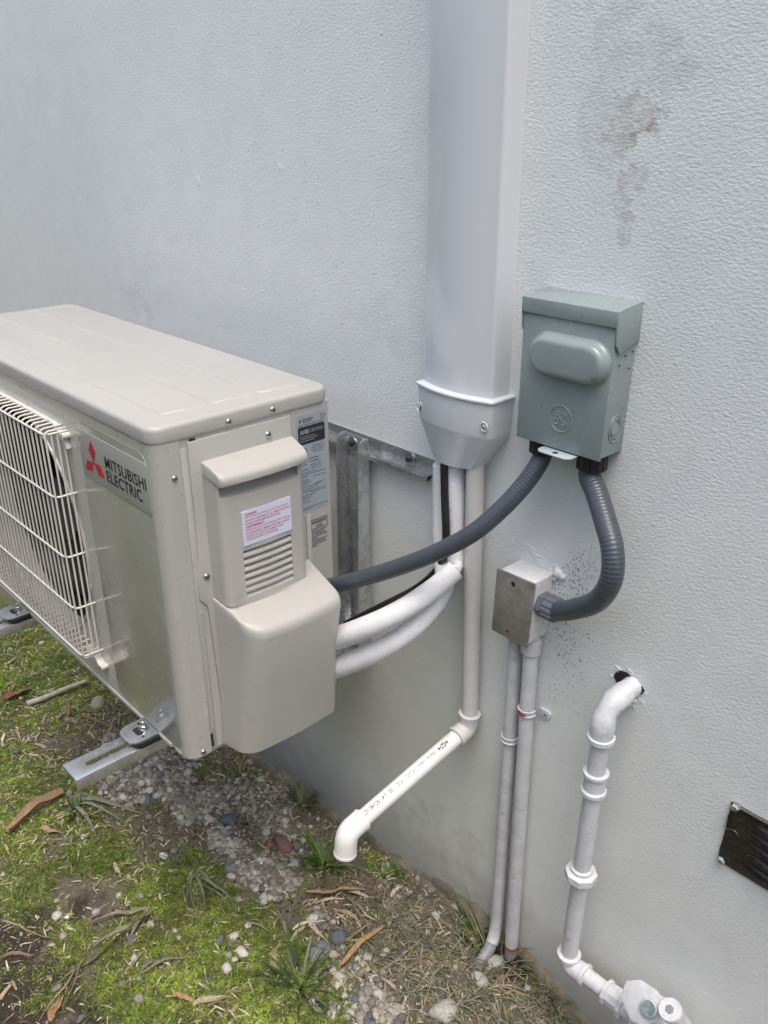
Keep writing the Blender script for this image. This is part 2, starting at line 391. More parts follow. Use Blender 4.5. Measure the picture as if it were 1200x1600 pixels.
for q in (((-0.6457,0.0000,0.8007),.008),((-0.6376,0.0000,0.7987),.006),((-0.6494,0.0000,0.7918),.005),((-0.5074,0.0000,0.6503),.007),((-0.5012,0.0000,0.6580),.005),((-0.5026,0.0000,0.6842),.005)):
    mb = MB(); bm = bmesh.new(); bmesh.ops.create_icosphere(bm, subdivisions=2, radius=q[1])
    mb.add([(q[0][0]+v.co.x*(1+random.uniform(-.25,.25)), -.002+v.co.y*.7*(1+random.uniform(-.3,.3)), q[0][2]+v.co.z*(1+random.uniform(-.25,.25))) for v in bm.verts], [tuple(v.index for v in f.verts) for f in bm.faces]); bm.free()
    mb.put('plaster_crumb', 'chip', wall, smooth=60)
hc = (-0.5134,0.0000,0.6732); pts = []
for k in range(22):
    a = 2*math.pi*k/22; r = .0215*(1+.20*math.sin(3*a+1)+.10*math.sin(5*a)+random.uniform(-.05,.05)); pts.append((hc[0]-.001+r*math.cos(a), hc[2]+r*math.sin(a)))
w = MB(); prism(w, pts, 'y', -.0012, .001); w.put('pipe_hole', 'gap', wall, smooth=0)
for (bx, rr) in (((-1.6990,0.0000,1.3251),(.010,.022)),((-1.5293,0.0000,1.2926),(.008,.012)),((-1.2690,0.0000,1.3246),(.006,.010))):
    w = MB(); lathe(w, (bx[0],.0005,bx[2]), (0,-1,0), dome(.0011,1.0,4), 20)
    w.v = [(bx[0]+(v[0]-bx[0])*rr[0], v[1], bx[2]+(v[2]-bx[2])*rr[1]) for v in w.v]; w.put('paint_blister', 'wall', wall, smooth=60)

# ------------------------------------------------------------ air conditioner
XL, XS, YF, YB, ZB, ZT = -1.855, -.98, -.438, -.142, .505, 1.012
ac = thing('air_conditioner', 'beige outdoor air conditioner unit hung on a steel wall bracket, wire grille at its left', 'air conditioner', (-1.42,-.29,ZB))
FC = (-1.459,.757); FR = .216
h = MB(); loft(h, [[(x,y,z) for x,y in rrect(XL+.0015,XS-.0015,YF+.004,YB,(.006,.006,.018,.018))] for z in (ZB,ZT+.004)])
cut = MB(); cyl(cut, (FC[0],YF-.02,FC[1]), (FC[0],YF+.17,FC[1]), FR, 96)
hm = carve(h.mesh(), [cut.mesh()])
o = link('housing', hm, 'beige', ac, 30); o.data.materials.append(M['black'])
for p in o.data.polygons:
    c = p.center
    if math.hypot(c.x-FC[0], c.z-FC[1]) < FR+.003 and c.y > YF+.006 and c.y < YF+.18: p.material_index = 1
s = MB(); loft(s, [[(x,y,z) for x,y in rrect(XL,XS,YF,-.3985,(.0005,.0005,.02,.02),10)] for z in (ZB-.002,ZT+.003)])
cut = MB(); cyl(cut, (FC[0],YF-.02,FC[1]), (FC[0],-.36,FC[1]), FR-.004, 96)
link('front_panel', carve(s.mesh(), [cut.mesh()]), 'front', ac, 30)
s = MB(); prism(s, rrect(-1.208,-1.000,ZB+.006,ZT-.012,.02,8), 'y', YF-.0007, YF+.001); fp = s.put('glossy_panel', 'reflect_panel', ac, bevel=.0003)
s = MB(); tube(s, [(FC[0]+(FR-.003)*math.cos(R_(a)),YF-.0005,FC[1]+(FR-.003)*math.sin(R_(a))) for a in range(0,364,4)], .0035, 8); s.put('fan_ring', 'front', ac)
# narrow bright base lip and its slots
s = MB(); box(s, XL+.01, -1.035, YF-.0015, YF+.003, ZB-.006, ZB+.0015); box(s, -1.022,-1.006, YF-.0010,YF+.003, ZB-.003,ZB+.0012); s.put('base_lip', 'beige', ac, bevel=.0004)
s = MB(); box(s, XL+.008, XS-.012, -.425, YB-.004, ZB-.016, ZB); s.put('base_pan', 'beige', ac, bevel=.003)
# lid
l = MB(); loft(l, [[(x,y,z) for x,y in rrect(XL-.002,XS+.0015,YF-.002,YB+.002,.022,10)] for z in (ZT,ZT+.027)])
lid = l.put('lid', 'beige', ac, bevel=.007, seg=4, ang=50)
r = MB(); zt = ZT+.0253
for a, b, c in (((-1.6008,-0.3923,1.0390),(-1.0273,-0.3941,1.0390),(-1.0233,-0.3277,1.0390)),((-1.8126,-0.3122,1.0390),(-1.0242,-0.3158,1.0390),(-1.0224,-0.2513,1.0390)),((-1.8387,-0.2369,1.0390),(-1.0207,-0.2402,1.0390),(-1.0214,-0.1736,1.0390))):
    y = b[1]; xl = XL+.03
    for q in ([(xl,y,zt),(b[0]-.004,y,zt),(b[0]+.001,y+.003,zt),(b[0]+.004,c[1],zt)],):
        tube(r, q, .0036, 12)
r.put('lid_rib', 'beige', lid, smooth=60)
for p in ((-0.9790,-0.3206,1.0229),(-0.9790,-0.2466,1.0240)): screw('screw', (XS+.0015,p[1],p[2]), (1,0,0), .0048, lid)
# side service panel with its stepped left edge
pp = [(-0.9770,-0.3864,1.0092),(-0.9770,-0.3866,0.9280),(-0.9770,-0.3865,0.8347),(-0.9770,-0.3917,0.8254),(-0.9770,-0.3932,0.7722),(-0.9770,-0.3828,0.7595),(-0.9770,-0.3805,0.7511),(-0.9770,-0.3721,0.5029)]
poly = [(p[1],p[2]) for p in pp]; poly = [poly[0]]+poly[1:]+[(-.20,ZB+.001),(-.20,.83),(-.2165,.845),(-.2165,1.0085)]
s = MB(); prism(s, poly, 'x', XS-.002, XS+.0018); sp = s.put('service_panel', 'beige', ac, bevel=.0012, seg=2)
s = MB(); prism(s, [(-.3975,ZB),(-.388,ZB),(-.388,1.002),(-.3975,1.002)], 'x', XS-.003, XS-.0008); s.put('corner_strip', 'beige', ac, bevel=.0005)
s = MB(); tube(s, [(XS-.0006,-.3925,.545),(XS-.0006,-.3925,.75)], .0016, 8); s.put('strip_bead', 'beige', ac)
s = MB(); box(s, XS-.001,XS+.0004, -.3985,-.3945, ZB+.006,ZB+.03); s.put('seam_slot', 'gap', ac, smooth=0)
s = MB(); box(s, XS-.001,XS+.0004,-.383,-.374,1.0075,1.0125); s.put('seam_slot', 'gap', ac, smooth=0)
s = MB(); box(s, XS-.0015,XS+.0012, -.196,-.187, .52,.842); s.put('panel_catch', 'beige', ac, bevel=.001)
screw('screw', tuple((-0.9800,-0.4101,0.9638)), (1,0,0), .0046, ac); screw('screw', tuple((-0.9800,-0.4138,0.5097)), (1,0,0), .0046, ac)
screw('screw', tuple((-0.9780,-0.2576,0.9895)), (1,0,0), .0052, sp); screw('screw', tuple((-0.9780,-0.3785,0.8048)), (1,0,0), .0052, sp)
# bulging plastic wiring cover
def ring(zb, k, xo, yl, yr, ylf, yrf, rl, rr, n=8):
    pts = [(XS,yr)]
    for i in range(n+1):
        a = R_(90-90*i/n); pts.append((xo-rr+rr*math.cos(R_(90*i/n*1.0)) if False else xo-rr+rr*math.sin(R_(90*i/n)), yrf-rr+rr*math.cos(R_(90*i/n))))
    m = 4
    for i in range(1,m):
        t = i/m; pts.append((xo+.0035*math.sin(math.pi*t), (yrf-rr)*(1-t)+(ylf+rl)*t))
    for i in range(n+1):
        pts.append((xo-rl+rl*math.cos(R_(90*i/n)), ylf+rl-rl*math.sin(R_(90*i/n))))
    pts.append((XS,yl))
    return [(x,y,zb+k*(x-XS)) for x,y in pts]
U = (-.3705,-.2165,-.367,-.2225,.012,.010); H = (-.3700,-.2165,-.3675,-.2185,.009,.007)
L1 = (-.372,-.196,-.366,-.201,.034,.010); L2 = (-.378,-.188,-.374,-.194,.034,.010)
c_ = MB(); RR = [ring(.978,-.28,-.952,*H), ring(.977,-.28,-.941,*H), ring(.9745,-.28,-.9365,*H), ring(.971,-.28,-.935,*H), ring(.9635,-.28,-.9355,*H), ring(.9608,-.28,-.937,*H), ring(.9585,-.26,-.941,*U), ring(.9545,-.2,-.945,*U),
     ring(.90,0,-.945,*U), ring(.80,0,-.945,*U), ring(.770,-.29,-.945,*U), ring(.7675,-.29,-.9435,*L1), ring(.7668,-.29,-.905,*L1), ring(.7655,-.29,-.896,*L1), ring(.7625,-.29,-.8915,*L1), ring(.757,-.28,-.8895,*L1), ring(.745,-.25,-.889,*L1),
     ring(.65,-.08,-.905,*L1), ring(.512,0,-.9215,*L2), ring(.5075,0,-.9225,*L2), ring(.506,0,-.926,*L2)]
loft(c_, RR)
cuts = []
k_ = MB(); prism(k_, [(-.93,.951),(-.962,.951),(-.9665,.948),(-.967,.943),(-.964,.938),(-.956,.9325),(-.948,.9288),(-.943,.9275),(-.93,.9265)], 'y', -.3635, -.2335); cuts.append(k_.mesh())
S0, S1 = (-0.9440,-0.3363,0.8405), (-0.9440,-0.3376,0.7736); E0 = (-0.9440,-0.2521,0.8417)
slots = []
for i in range(7):
    z = S0[2]+(S1[2]-S0[2])*i/6; y0 = S0[1]; y1 = E0[1]
    k_ = MB(); prism(k_, [(-.930,z+.0022),(-.9495,z+.0030),(-.9495,z+.0008),(-.943,z-.0052),(-.930,z-.0060)], 'y', y0, y1); cuts.append(k_.mesh()); slots.append((z,y0,y1))
cover = link('wiring_cover', carve(c_.mesh(), cuts), 'plastic_beige', ac, 32)
bv = cover.modifiers.new('soft_edges','BEVEL'); bv.width = .0011; bv.segments = 2; bv.limit_method = 'ANGLE'; bv.angle_limit = R_(38); bv.harden_normals = False
d = MB()
for i, (z,y0,y1) in enumerate(slots[:5]):
    n_ = 10
    for j in range(n_):
        a = y0+(y1-y0)*(j+.06)/n_; b = y0+(y1-y0)*(j+.92)/n_; box(d, -.9494,-.9452, a, b, z-.0002, z+.0029)
d.put('louvre_hole', 'gap', cover, smooth=0)
# stickers
def sticker(name, pl, mat, parent, x, t=.0003):
    y0 = min(p[1] for p in pl); y1 = max(p[1] for p in pl); z0 = min(p[2] for p in pl); z1 = max(p[2] for p in pl)
    s = MB(); prism(s, rrect(y0,y1,z0,z1,.0015,3), 'x', x, x+t); return s.put(name, mat, parent, smooth=0), y0, y1, z0, z1
XF = -.9415
st, y0, y1, z0, z1 = sticker('warning_label', [(-0.9420,-0.3353,0.9035),(-0.9420,-0.2537,0.8502)], 'warnlabel', cover, XF, .0006)
y0, y1, z0, z1 = (-0.9420,-0.3353,0.9035)[1], (-0.9420,-0.2516,0.9022)[1], (-0.9420,-0.3356,0.8510)[2], (-0.9420,-0.3353,0.9035)[2]
bpy.data.objects.remove(st); s = MB(); prism(s, rrect(y0,y1,z0,z1,.0008,2), 'x', XF-.003, XF+.0003); st = s.put('warning_label', 'warnlabel', cover, smooth=0)
tx = MB(); xx = XF+.0005; W_ = y1-y0; H_ = z1-z0
for i, (s_, w_, bo) in enumerate((('WARNING :',.26,.03),('RISK OF ELECTRIC SHOCK. CAN CAUSE INJURY',.90,0),('OR DEATH. DISCONNECT ALL REMOTE ELECTRIC',.93,0),('POWER SUPPLIES BEFORE SERVICING.',.72,0),('AVERTISSEMENT :',.40,.03),('RISQUE DE CHOCS ELECTRIQUES, PEUT CAUSER',.92,0),("DES BLESSURES ET MEME ENTRAINER LA MORT.",.92,0),("COUPER LES SOURCES D'ALIMENTATION",.77,0),('A DISTANCE AVANT LE DEPANNAGE.',.66,0))):
    fit_text(tx, s_, (xx, y0+.05*W_, z1-(.135+i*.092)*H_), (0,1,0), (0,0,1), W_*w_, H_*.062, bold=.012+bo)
tx.put('warning_text', 'redink', st, smooth=0)
# rating plate
y0, y1, z0, z1 = -.2055, -.1495, .849, 1.0035
s = MB(); XR = XS-.0012; prism(s, rrect(y0,y1,z0,z1,.003,4), 'x', XR-.001, XR+.0003); rl = s.put('rating_label', 'label', ac, smooth=0)
W_ = y1-y0; H_ = z1-z0; xx = XR+.0006
s = MB(); prism(s, rrect(y0+.05*W_,y1-.06*W_,z1-.30*H_,z1-.12*H_,.003,4), 'x', XR, xx); s.put('certified_panel', 'ink', rl, smooth=0)
tw = MB(); fit_text(tw, 'AHRI', (xx+.0003,y0+.10*W_,z1-.195*H_), (0,1,0),(0,0,1), .30*W_, .045*H_, bold=.03)
fit_text(tw, 'CERTIFIED', (xx+.0003,y0+.44*W_,z1-.19*H_), (0,1,0),(0,0,1), .44*W_, .035*H_)
for k in range(3): box(tw, xx, xx+.0003, y0+.1*W_, y0+(.6+.1*(k%2))*W_, z1-(.22+.022*k)*H_-.0006, z1-(.22+.022*k)*H_)
tw.put('certified_text', 'label', rl, smooth=0)
tx = MB(); fit_text(tx, 'MITSUBISHI', (xx,y0+.22*W_,z1-.060*H_), (0,1,0),(0,0,1), .34*W_, .018*H_, bold=.02)
fit_text(tx, 'ELECTRIC', (xx,y0+.22*W_,z1-.082*H_), (0,1,0),(0,0,1), .30*W_, .016*H_, bold=.02)
fit_text(tx, 'SPLIT-SYSTEM HEAT PUMP', (xx,y0+.06*W_,z1-.113*H_), (0,1,0),(0,0,1), .84*W_, .018*H_)
for (a,b,w0,h0) in ((.125,-.046,.035,.028),(.105,-.066,.03,.024),(.145,-.066,.03,.024)):
    cy, cz = y0+(a)*W_, z1+b*H_; q = [(cy,cz+h0*.5*H_),(cy+w0*.5*W_,cz),(cy,cz-h0*.5*H_),(cy-w0*.5*W_,cz)]; prism(tx, q, 'x', XR, xx)
def hoop(mb, cy, cz, r, t, x, n=28, sq=1.0):
    tube(mb, [(x,cy+r*sq*math.cos(2*math.pi*i/n),cz+r*math.sin(2*math.pi*i/n)) for i in range(n+1)], t, 6)
hoop(tx, y1-.12*W_, z1-.055*H_, .0032, .0003, XR+.0004, 28, 1.25)
hoop(tx, y0+.20*W_, z1-.37*H_, .0058, .0005, XR+.0004); hoop(tx, y0+.20*W_, z1-.37*H_, .0038, .0004, XR+.0004)
fit_text(tx, 'ETL', (xx,y0+.145*W_,z1-.385*H_), (0,1,0),(0,0,1), .11*W_, .028*H_, bold=.03)
rows = [(.33,.50,.86,0),(.352,.46,.92,0),(.374,.46,.90,0),(.396,.52,.85,0),(.42,.10,.34,0),(.455,.38,.72,1),(.475,.06,.20,0),(.485,.38,.72,1),(.505,.06,.30,0),(.52,.42,.80,0),(.54,.42,.78,0),(.56,.06,.36,0),(.565,.42,.80,0),(.59,.06,.60,0),(.61,.06,.92,0),(.63,.06,.30,0),(.65,.50,.92,0),(.665,.06,.34,0),(.69,.06,.40,0),(.71,.06,.30,0),(.725,.55,.9,0),(.74,.06,.80,0),(.765,.06,.64,0),(.79,.06,.92,0),(.81,.40,.9,0),(.83,.06,.5,0),(.85,.06,.42,0),(.87,.06,.30,0),(.90,.14,.38,0),(.962,.06,.96,0),(.98,.06,.40,0)]
def dashes(mb, a, b, zc, hh, x):
    y = y0+a*W_
    while y < y0+b*W_:
        L = random.uniform(.0011,.0034); e = min(y+L, y0+b*W_)
        yy = y
        while yy < e: box(mb, x-.0003, x, yy, min(yy+.00045,e), zc-hh*random.uniform(.5,1), zc); yy += .00075
        y = e+.0007
for (t,a,b,k) in rows: dashes(tx, a, b, z1-t*H_, .0016 if k else .0011, xx)
tx.put('rating_text', 'ink', rl, smooth=0)
y0, y1, z0, z1 = -.186, -.1535, .782, .830
s = MB(); W_ = y1-y0; H_ = z1-z0; xx = XS-.0008
fit_text(s, 'REFRIGERANT', (xx,y0+.06*W_,z1-.15*H_), (0,1,0),(0,0,1), .86*W_, .09*H_, bold=.02)
fit_text(s, 'R410A', (xx,y0+.30*W_,z1-.29*H_), (0,1,0),(0,0,1), .40*W_, .09*H_, bold=.02)
for (a,b,c2,d2) in ((0,1,0,.012),(0,1,.33,.342)): box(s, XS-.0014, xx, y0, y1, z1-d2*H_, z1-c2*H_)
for a in (0,.98): box(s, XS-.0014, xx, y0+a*W_, y0+(a+.02)*W_, z1-.33*H_, z1-.012*H_)
for i in range(9): dashes(s, .02, (.95,.8,.9,.97,.4,.96,.85,.9,.3)[i], z1-(.40+i*.067)*H_, .0016, xx)
s.put('refrigerant_text', 'ink', ac, smooth=0)
# nameplate on the front
a, b, c2, d2 = (-1.2005,-0.4390,0.9851), (-0.9996,-0.4390,0.9888), (-1.2044,-0.4390,0.9096), (-0.9990,-0.4390,0.9151)
zt_ = (a[2]+b[2])/2; zb_ = (c2[2]+d2[2])/2
s = MB(); prism(s, rrect(a[0],b[0]-.001,zb_,zt_,.0015,3), 'y', YF-.0018, YF); npl = s.put('nameplate', 'plate', ac, bevel=.0002)
s = MB()
for q in ([(-1.1618,-0.4400,0.9781),(-1.1517,-0.4400,0.9625),(-1.1623,-0.4400,0.9439),(-1.1728,-0.4400,0.9608)],[(-1.1848,-0.4400,0.9415),(-1.1632,-0.4400,0.9434),(-1.1727,-0.4400,0.9266),(-1.1927,-0.4400,0.9257)],[(-1.1617,-0.4400,0.9439),(-1.1411,-0.4400,0.9444),(-1.1319,-0.4400,0.9265),(-1.1505,-0.4400,0.9270)]):
    prism(s, [(p[0],p[2]) for p in q], 'y', YF-.0024, YF-.001)
s.put('three_diamond_emblem', 'red', npl, smooth=0)
s = MB(); p0, p1 = (-1.1231,-0.4404,0.9464), (-1.0043,-0.4404,0.9481)
fit_text(s, 'MITSUBISHI', (p0[0],YF-.0024,p0[2]+.0005), (1,0,0),(0,0,1), p1[0]-p0[0], .0178, bold=.012, space=1.06)
p0, p1 = (-1.1235,-0.4404,0.9251), (-1.0199,-0.4404,0.9284)
fit_text(s, 'ELECTRIC', (p0[0],YF-.0024,p0[2]+.0005), (1,0,0),(0,0,1), p1[0]-p0[0], .0178, bold=.012, space=1.06)
s.put('maker_lettering', 'ink', npl, smooth=0)
# fan and wire grille
s = MB(); cyl(s, (FC[0],YF+.05,FC[1]),(FC[0],YF+.12,FC[1]),.06,32)
for k in range(3):
    a0 = R_(20+120*k); r0 = []; r1 = []
    for i in range(9):
        rr = .055+.15*i/8; wv = .35+.25*i/8
        row = [(FC[0]+rr*math.cos(a0+t*wv), YF+.07+.035*t, FC[1]+rr*math.sin(a0+t*wv)) for t in (-1,-.5,0,.5,1)]
        r0.append(row)
    for th in (0,):
        v = [p for row in r0 for p in row]+[(p[0],p[1]+.003,p[2]) for row in r0 for p in row]; n0 = 45; f = []
        for i in range(8):
            for j in range(4):
                q = (i*5+j,i*5+j+1,(i+1)*5+j+1,(i+1)*5+j); f.append(q); f.append(tuple(n0+t for t in q[::-1]))
        s.add(v, f)
s.put('fan', 'fan', ac)
GY, GX = -.4715, -1.249; zr = [.971,.869,.765,.671,.579]; g = MB(); x = GX-.001; rw = .0017
while x > XL+.02:
    tube(g, [(x,YF+.001,.976),(x,GY+.006,.9755),(x,GY+.0015,.9735),(x,GY,.968),(x,GY,.80),(x,GY,.582),(x,GY+.002,.576),(x,GY+.006,.574),(x,YF+.001,.574)], rw, 8); x -= .0172
g.put('vertical_wire', 'wire', ac, smooth=60)
g = MB()
for z in zr: tube(g, [(XL+.015,GY-.0012,z),(GX-.012,GY-.0012,z),(GX-.004,GY+.001,z),(GX,GY+.006,z),(GX+.001,YF+.001,z)], .0019, 8)
g.put('horizontal_wire', 'wire', ac, smooth=60)
g = MB()
for i, y in enumerate((-.4625,-.4535,-.4445)): tube(g, [(GX,y,.972-.002*i),(GX,y,.576)], rw, 8)
g.put('side_wire', 'wire', ac, smooth=60)
g = MB(); box(g, XL+.02, GX-.0555, YF-.008, YF, .972,.9785); g.put('grille_frame', 'wire', ac, bevel=.001)
g = MB()
prism(g, [(GX-.055,.9785),(GX-.03,.9785),(GX+.004,.958),(GX+.010,.945),(GX+.004,.944),(GX-.002,.953),(GX-.034,.972),(GX-.055,.972)], 'y', YF-.008, YF); g.put('grille_corner', 'wire', ac, bevel=.001); g = MB()
prism(g, [(GX-.05,.566),(GX-.01,.566),(GX+.012,.548),(GX+.006,.542),(GX-.016,.556),(GX-.05,.556)], 'y', YF-.012, YF)
g.put('grille_corner', 'wire', ac, bevel=.001)
for z in (.966,.55): 
    s = MB(); cyl(s, (GX+.008,YF-.012,z),(GX+.008,YF,z),.005,16); s.put('grille_clip', 'wire', ac)
# unit feet bolted to the bracket
for fx in (-1.097,-1.607):
    s = MB(); fy = -.487
    loft(s, [[(x,y,z) for x,y in rrect(fx-.028,fx+.024,fy,-.41,(.004,.004,.018,.018))] for z in (.5035,.5065)])
    loft(s, [[(x,y,z) for x,y in rrect(fx-.028,fx+.024,-.432,-.430,.0005,1)] for z in (.5065,.516)])
    ft = s.put('mounting_foot', 'galv', ac, bevel=.0008)
    s = MB(); prism(s, rrect(fx-.012,fx+.010,-.468,-.456,.0055), 'z', .5064,.5069); cyl(s, (fx-.018,-.452,.506),(fx-.018,-.452,.507),.0025,12); cyl(s, (fx+.016,-.462,.506),(fx+.016,-.462,.507),.0025,12); s.put('foot_slot', 'gap', ft, smooth=0)

# ------------------------------------------------------------ steel wall bracket
br = thing('wall_bracket', 'galvanised steel wall bracket with slotted rail and arms under the air conditioner', 'bracket', (-1.35,0,.88))
s = MB(); prof = [(-.0004,.906),(-.0024,.906),(-.0024,.8825),(-.0165,.8825),(-.0165,.873),(-.0187,.873),(-.0187,.8803),(-.0004,.8803)]
prism(s, prof, 'x', -1.82, -.8955)
cuts = []
for bx in ((-0.9280,-0.0030,0.8896)[0], (-1.0441,-0.0030,0.8860)[0], -1.15,-1.25,-1.4,-1.55):
    k = MB(); prism(k, rrect(bx-.022,bx+.009,.888,.8975,.0047), 'y', -.0035, -.0012); cuts.append(k.mesh())
rail = link('mounting_rail', carve(s.mesh(), cuts), 'galv', br, 0)
for q in ((-0.9502,-0.0030,0.8878), (-1.0739,-0.0060,0.8847)):
    s = MB(); c = (q[0],-.003 if q[0] > -1 else -.019,.892); lathe(s, c, (0,-1,0), [(0,.0125),(.0015,.0125),(.0018,.0115)], 28); wsh = s.put('washer', 'steel', rail)
    s = MB(); lathe(s, (c[0],c[1]-.0015,c[2]), (0,-1,0), [(0,.0055),(.004,.0055),(.0055,.003)], 6); s.put('bolt_head', 'boltdark', wsh)
def upright(x0, x1):
    s = MB(); t = .0018; yb = -.0190
    def fl(x, w0):
        prism(s, [(yb,.50),(yb,.9105),(yb-.010,.9115),(yb-.0175,.907),(yb-.022,.898),(yb-.0235,.875),(yb-.030,.50)], 'x', x, x+t)
    box(s, x0, x1, yb, yb+t, .50, .868); box(s, x0, x1, yb, yb+t, .868, .908)
    fl(x0, 0); fl(x1-t, 0)
    return s.put('upright', 'galv', br, bevel=.0004)
u1 = upright(-1.0905,-1.034); u2 = upright(-1.60,-1.543)
AZ = .493; ax0, ax1 = -1.121, -1.0736
def arm(dx):
    s = MB(); t = .002; a, b = ax0+dx, ax1+dx
    prism(s, [(a,AZ),(b,AZ),(b,AZ-.021),(b-t,AZ-.021),(b-t,AZ-t),(a+t,AZ-t),(a+t,AZ-.021),(a,AZ-.021)], 'y', -.580, -.020)
    cuts = []
    for (y0,y1) in ((-.553,-.395),(-.33,-.20)):
        k = MB(); prism(k, rrect((a+b)/2-.0055,(a+b)/2+.0055,y0,y1,.0054), 'z', AZ-.004, AZ+.004); cuts.append(k.mesh())
    ar = link('arm', carve(s.mesh(bevel=.0006), cuts), 'galv', br, 30)
    g = MB(); loft(g, [[(x,y,z) for x,y in rrect(a+.001,b+.004,-.480,-.425,.014)] for z in (AZ,AZ+.011)]); g.put('rubber_pad', 'rubber', ar, bevel=.002)
    g = MB(); c = ((a+b)/2-.001,-.452,AZ+.011+.0025); lathe(g, c, (0,0,1), [(0,.0085),(.0014,.0085)], 24); lathe(g, c, (0,0,1), [(.0014,.0066),(.007,.0066),(.008,.005)], 6); lathe(g, c, (0,0,1), [(.007,.0038),(.015,.0036),(.016,.002)], 14); g.put('nut_and_bolt', 'steel', ar)
    for i in range(5):
        for sx in (-1,1):
            g = MB(); y = -.545+i*.016+random.uniform(-.003,.003); lathe(g, ((a+b)/2+sx*.0135,y,AZ+.0001), (0,0,1), [(0,.0028),(.0002,.0028)], 12); g.put('stamped_mark', M['markgrey'], ar, smooth=0)
    g = MB(); box(g, a+.012, b+.040, -.085,-.0195, AZ-.018, AZ-.001); box(g, b+.0365,b+.0385,-.085,-.0195,AZ-.04,AZ+.02) if False else None; g.put('arm_gusset', 'galv', ar, bevel=.001)
    g = MB(); cyl(g, (b+.041,-.045,AZ-.008),(b+.052,-.045,AZ-.008),.004,12); lathe(g,(b+.0405,-.045,AZ-.008),(1,0,0),[(0,.0075),(.004,.0075)],6); g.put('gusset_bolt','steel',ar)

arm(0); arm(-.510)

# ------------------------------------------------------------ white line cover duct
def dring(z, x0, x1, yd, crown, r=.008, n=6, sl=.0):
    pts = [(x1+sl,.0)]
    for i in range(n+1): a = R_(90*i/n); pts.append((x1-r+r*math.cos(a), -(yd-r)-r*math.sin(a)))
    m = 10
    for i in range(1,m): t = i/m; pts.append(((x1-r)*(1-t)+(x0+r)*t, -yd-crown*4*t*(1-t)))
    for i in range(n+1): a = R_(90+90*i/n); pts.append((x0+r+r*math.cos(a), -(yd-r)-r*math.sin(a)))
    pts.append((x0-sl,.0)); return [(x,y,z) for x,y in pts]
dt = thing('line_cover', 'tall white plastic line cover duct running up the wall with tapered end cap', 'pipe cover', (-.82,0,.93))
s = MB(); loft(s, [dring(z,-.886,-.7535,.038,.011,.006) for z in (1.02,1.5,2.2,3.2,5.5)]); s.put('duct', 'duct', dt, smooth=40)
s = MB(); loft(s, [dring(.929,-.868,-.787,.036,.010,.010),dring(.9292,-.869,-.786,.037,.010,.010),dring(.984,-.8885,-.748,.0455,.011,.010),dring(.988,-.8895,-.747,.047,.011,.010),dring(.992,-.890,-.7465,.0475,.0115,.009),dring(1.040,-.8915,-.7445,.048,.0115,.008)])
cap = s.put('end_cap', 'duct', dt, smooth=25)
s = MB(); loft(s, [dring(1.0395,-.8925,-.7435,.049,.012,.008),dring(1.0405,-.8935,-.7425,.050,.012,.008),dring(1.0435,-.8935,-.7425,.050,.012,.008),dring(1.0445,-.8925,-.7435,.049,.012,.008)]); s.put('rim', 'duct', cap, smooth=60)
for q, d in (((-0.7535,-0.0500,1.0077),(.15,-1,0)),((-0.8830,-0.0480,1.0064),(-.5,-.85,0))):
    s = MB(); c = Vector((q[0],q[1]-.0005,q[2])); tube(s, [c+Vector((.0062*math.cos(t),-.0004,.0062*math.sin(t))) for t in np.linspace(0,2*math.pi,25)], .0011, 8); sc = s.put('screw_recess', 'duct', cap)
    s = MB(); lathe(s, c, d, [(-.001,.0055),(.0003,.0055)], 20); s.put('recess_shadow_gap', 'gap', sc, smooth=0)
    screw('screw', c+Vector((0,-.0004,0)), d, .0040, sc, 'pvcdull', .0012)

# ------------------------------------------------------------ refrigerant pipes, cable
def jr(r0, r1, per=.0040, amp=.00042):
    return lambda s, t: r0+(r1-r0)*t+amp*math.cos(2*math.pi*s/per)
GP = 'white insulated refrigerant pipes'
pa = thing('refrigerant_pipe', 'upper of two white insulated pipes curving from the air conditioner to the duct', 'insulated pipe', (-.9,-.19,.65), GP)
A = [(-0.9543,-0.1950,0.6239),(-0.9254,-0.1900,0.6426),(-0.8800,-0.1800,0.6746),(-0.8428,-0.1600,0.7025),(-0.8179,-0.1300,0.7259),(-0.8033,-0.0900,0.7476),(-0.7956,-0.0550,0.7675)]
s = MB(); tube(s, spline(A,.0013), jr(.0188,.0158), 28); s.put('insulation_jacket', 'jacket', pa, smooth=60)
s = MB(); tube(s, [(-0.7965,-0.0540,0.7657),(-0.7999,-0.0460,0.7659),(-0.8134,-0.0300,0.7638)], .008, 12); s.put('inner_foam', 'jacket', pa)
B2 = [(-0.8324,-0.0220,0.9227),(-0.8271,-0.0240,0.8670),(-0.8228,-0.0260,0.8038),(-0.8177,-0.0280,0.7569)]
s = MB(); tube(s, spline(B2,.0013), jr(.0152,.0152), 28); s.put('upper_jacket', 'jacket', pa, smooth=60)
pb = thing('refrigerant_pipe', 'lower of two white insulated pipes, sweeping up behind the black cable', 'insulated pipe', (-.9,-.185,.62), GP)
B = [(-0.9641,-0.1900,0.5606),(-0.9341,-0.1850,0.5822),(-0.8933,-0.1700,0.6103),(-0.8542,-0.1500,0.6419),(-0.8277,-0.1200,0.6729),(-0.8181,-0.0850,0.6996),(-0.8222,-0.0500,0.7279),(-0.8416,-0.0320,0.7537),(-0.8528,-0.0260,0.7931),(-0.8586,-0.0220,0.8564),(-0.8603,-0.0220,0.9148)]
s = MB(); tube(s, spline(B,.0013), jr(.0186,.0135), 28); s.put('insulation_jacket', 'jacket', pb, smooth=60)
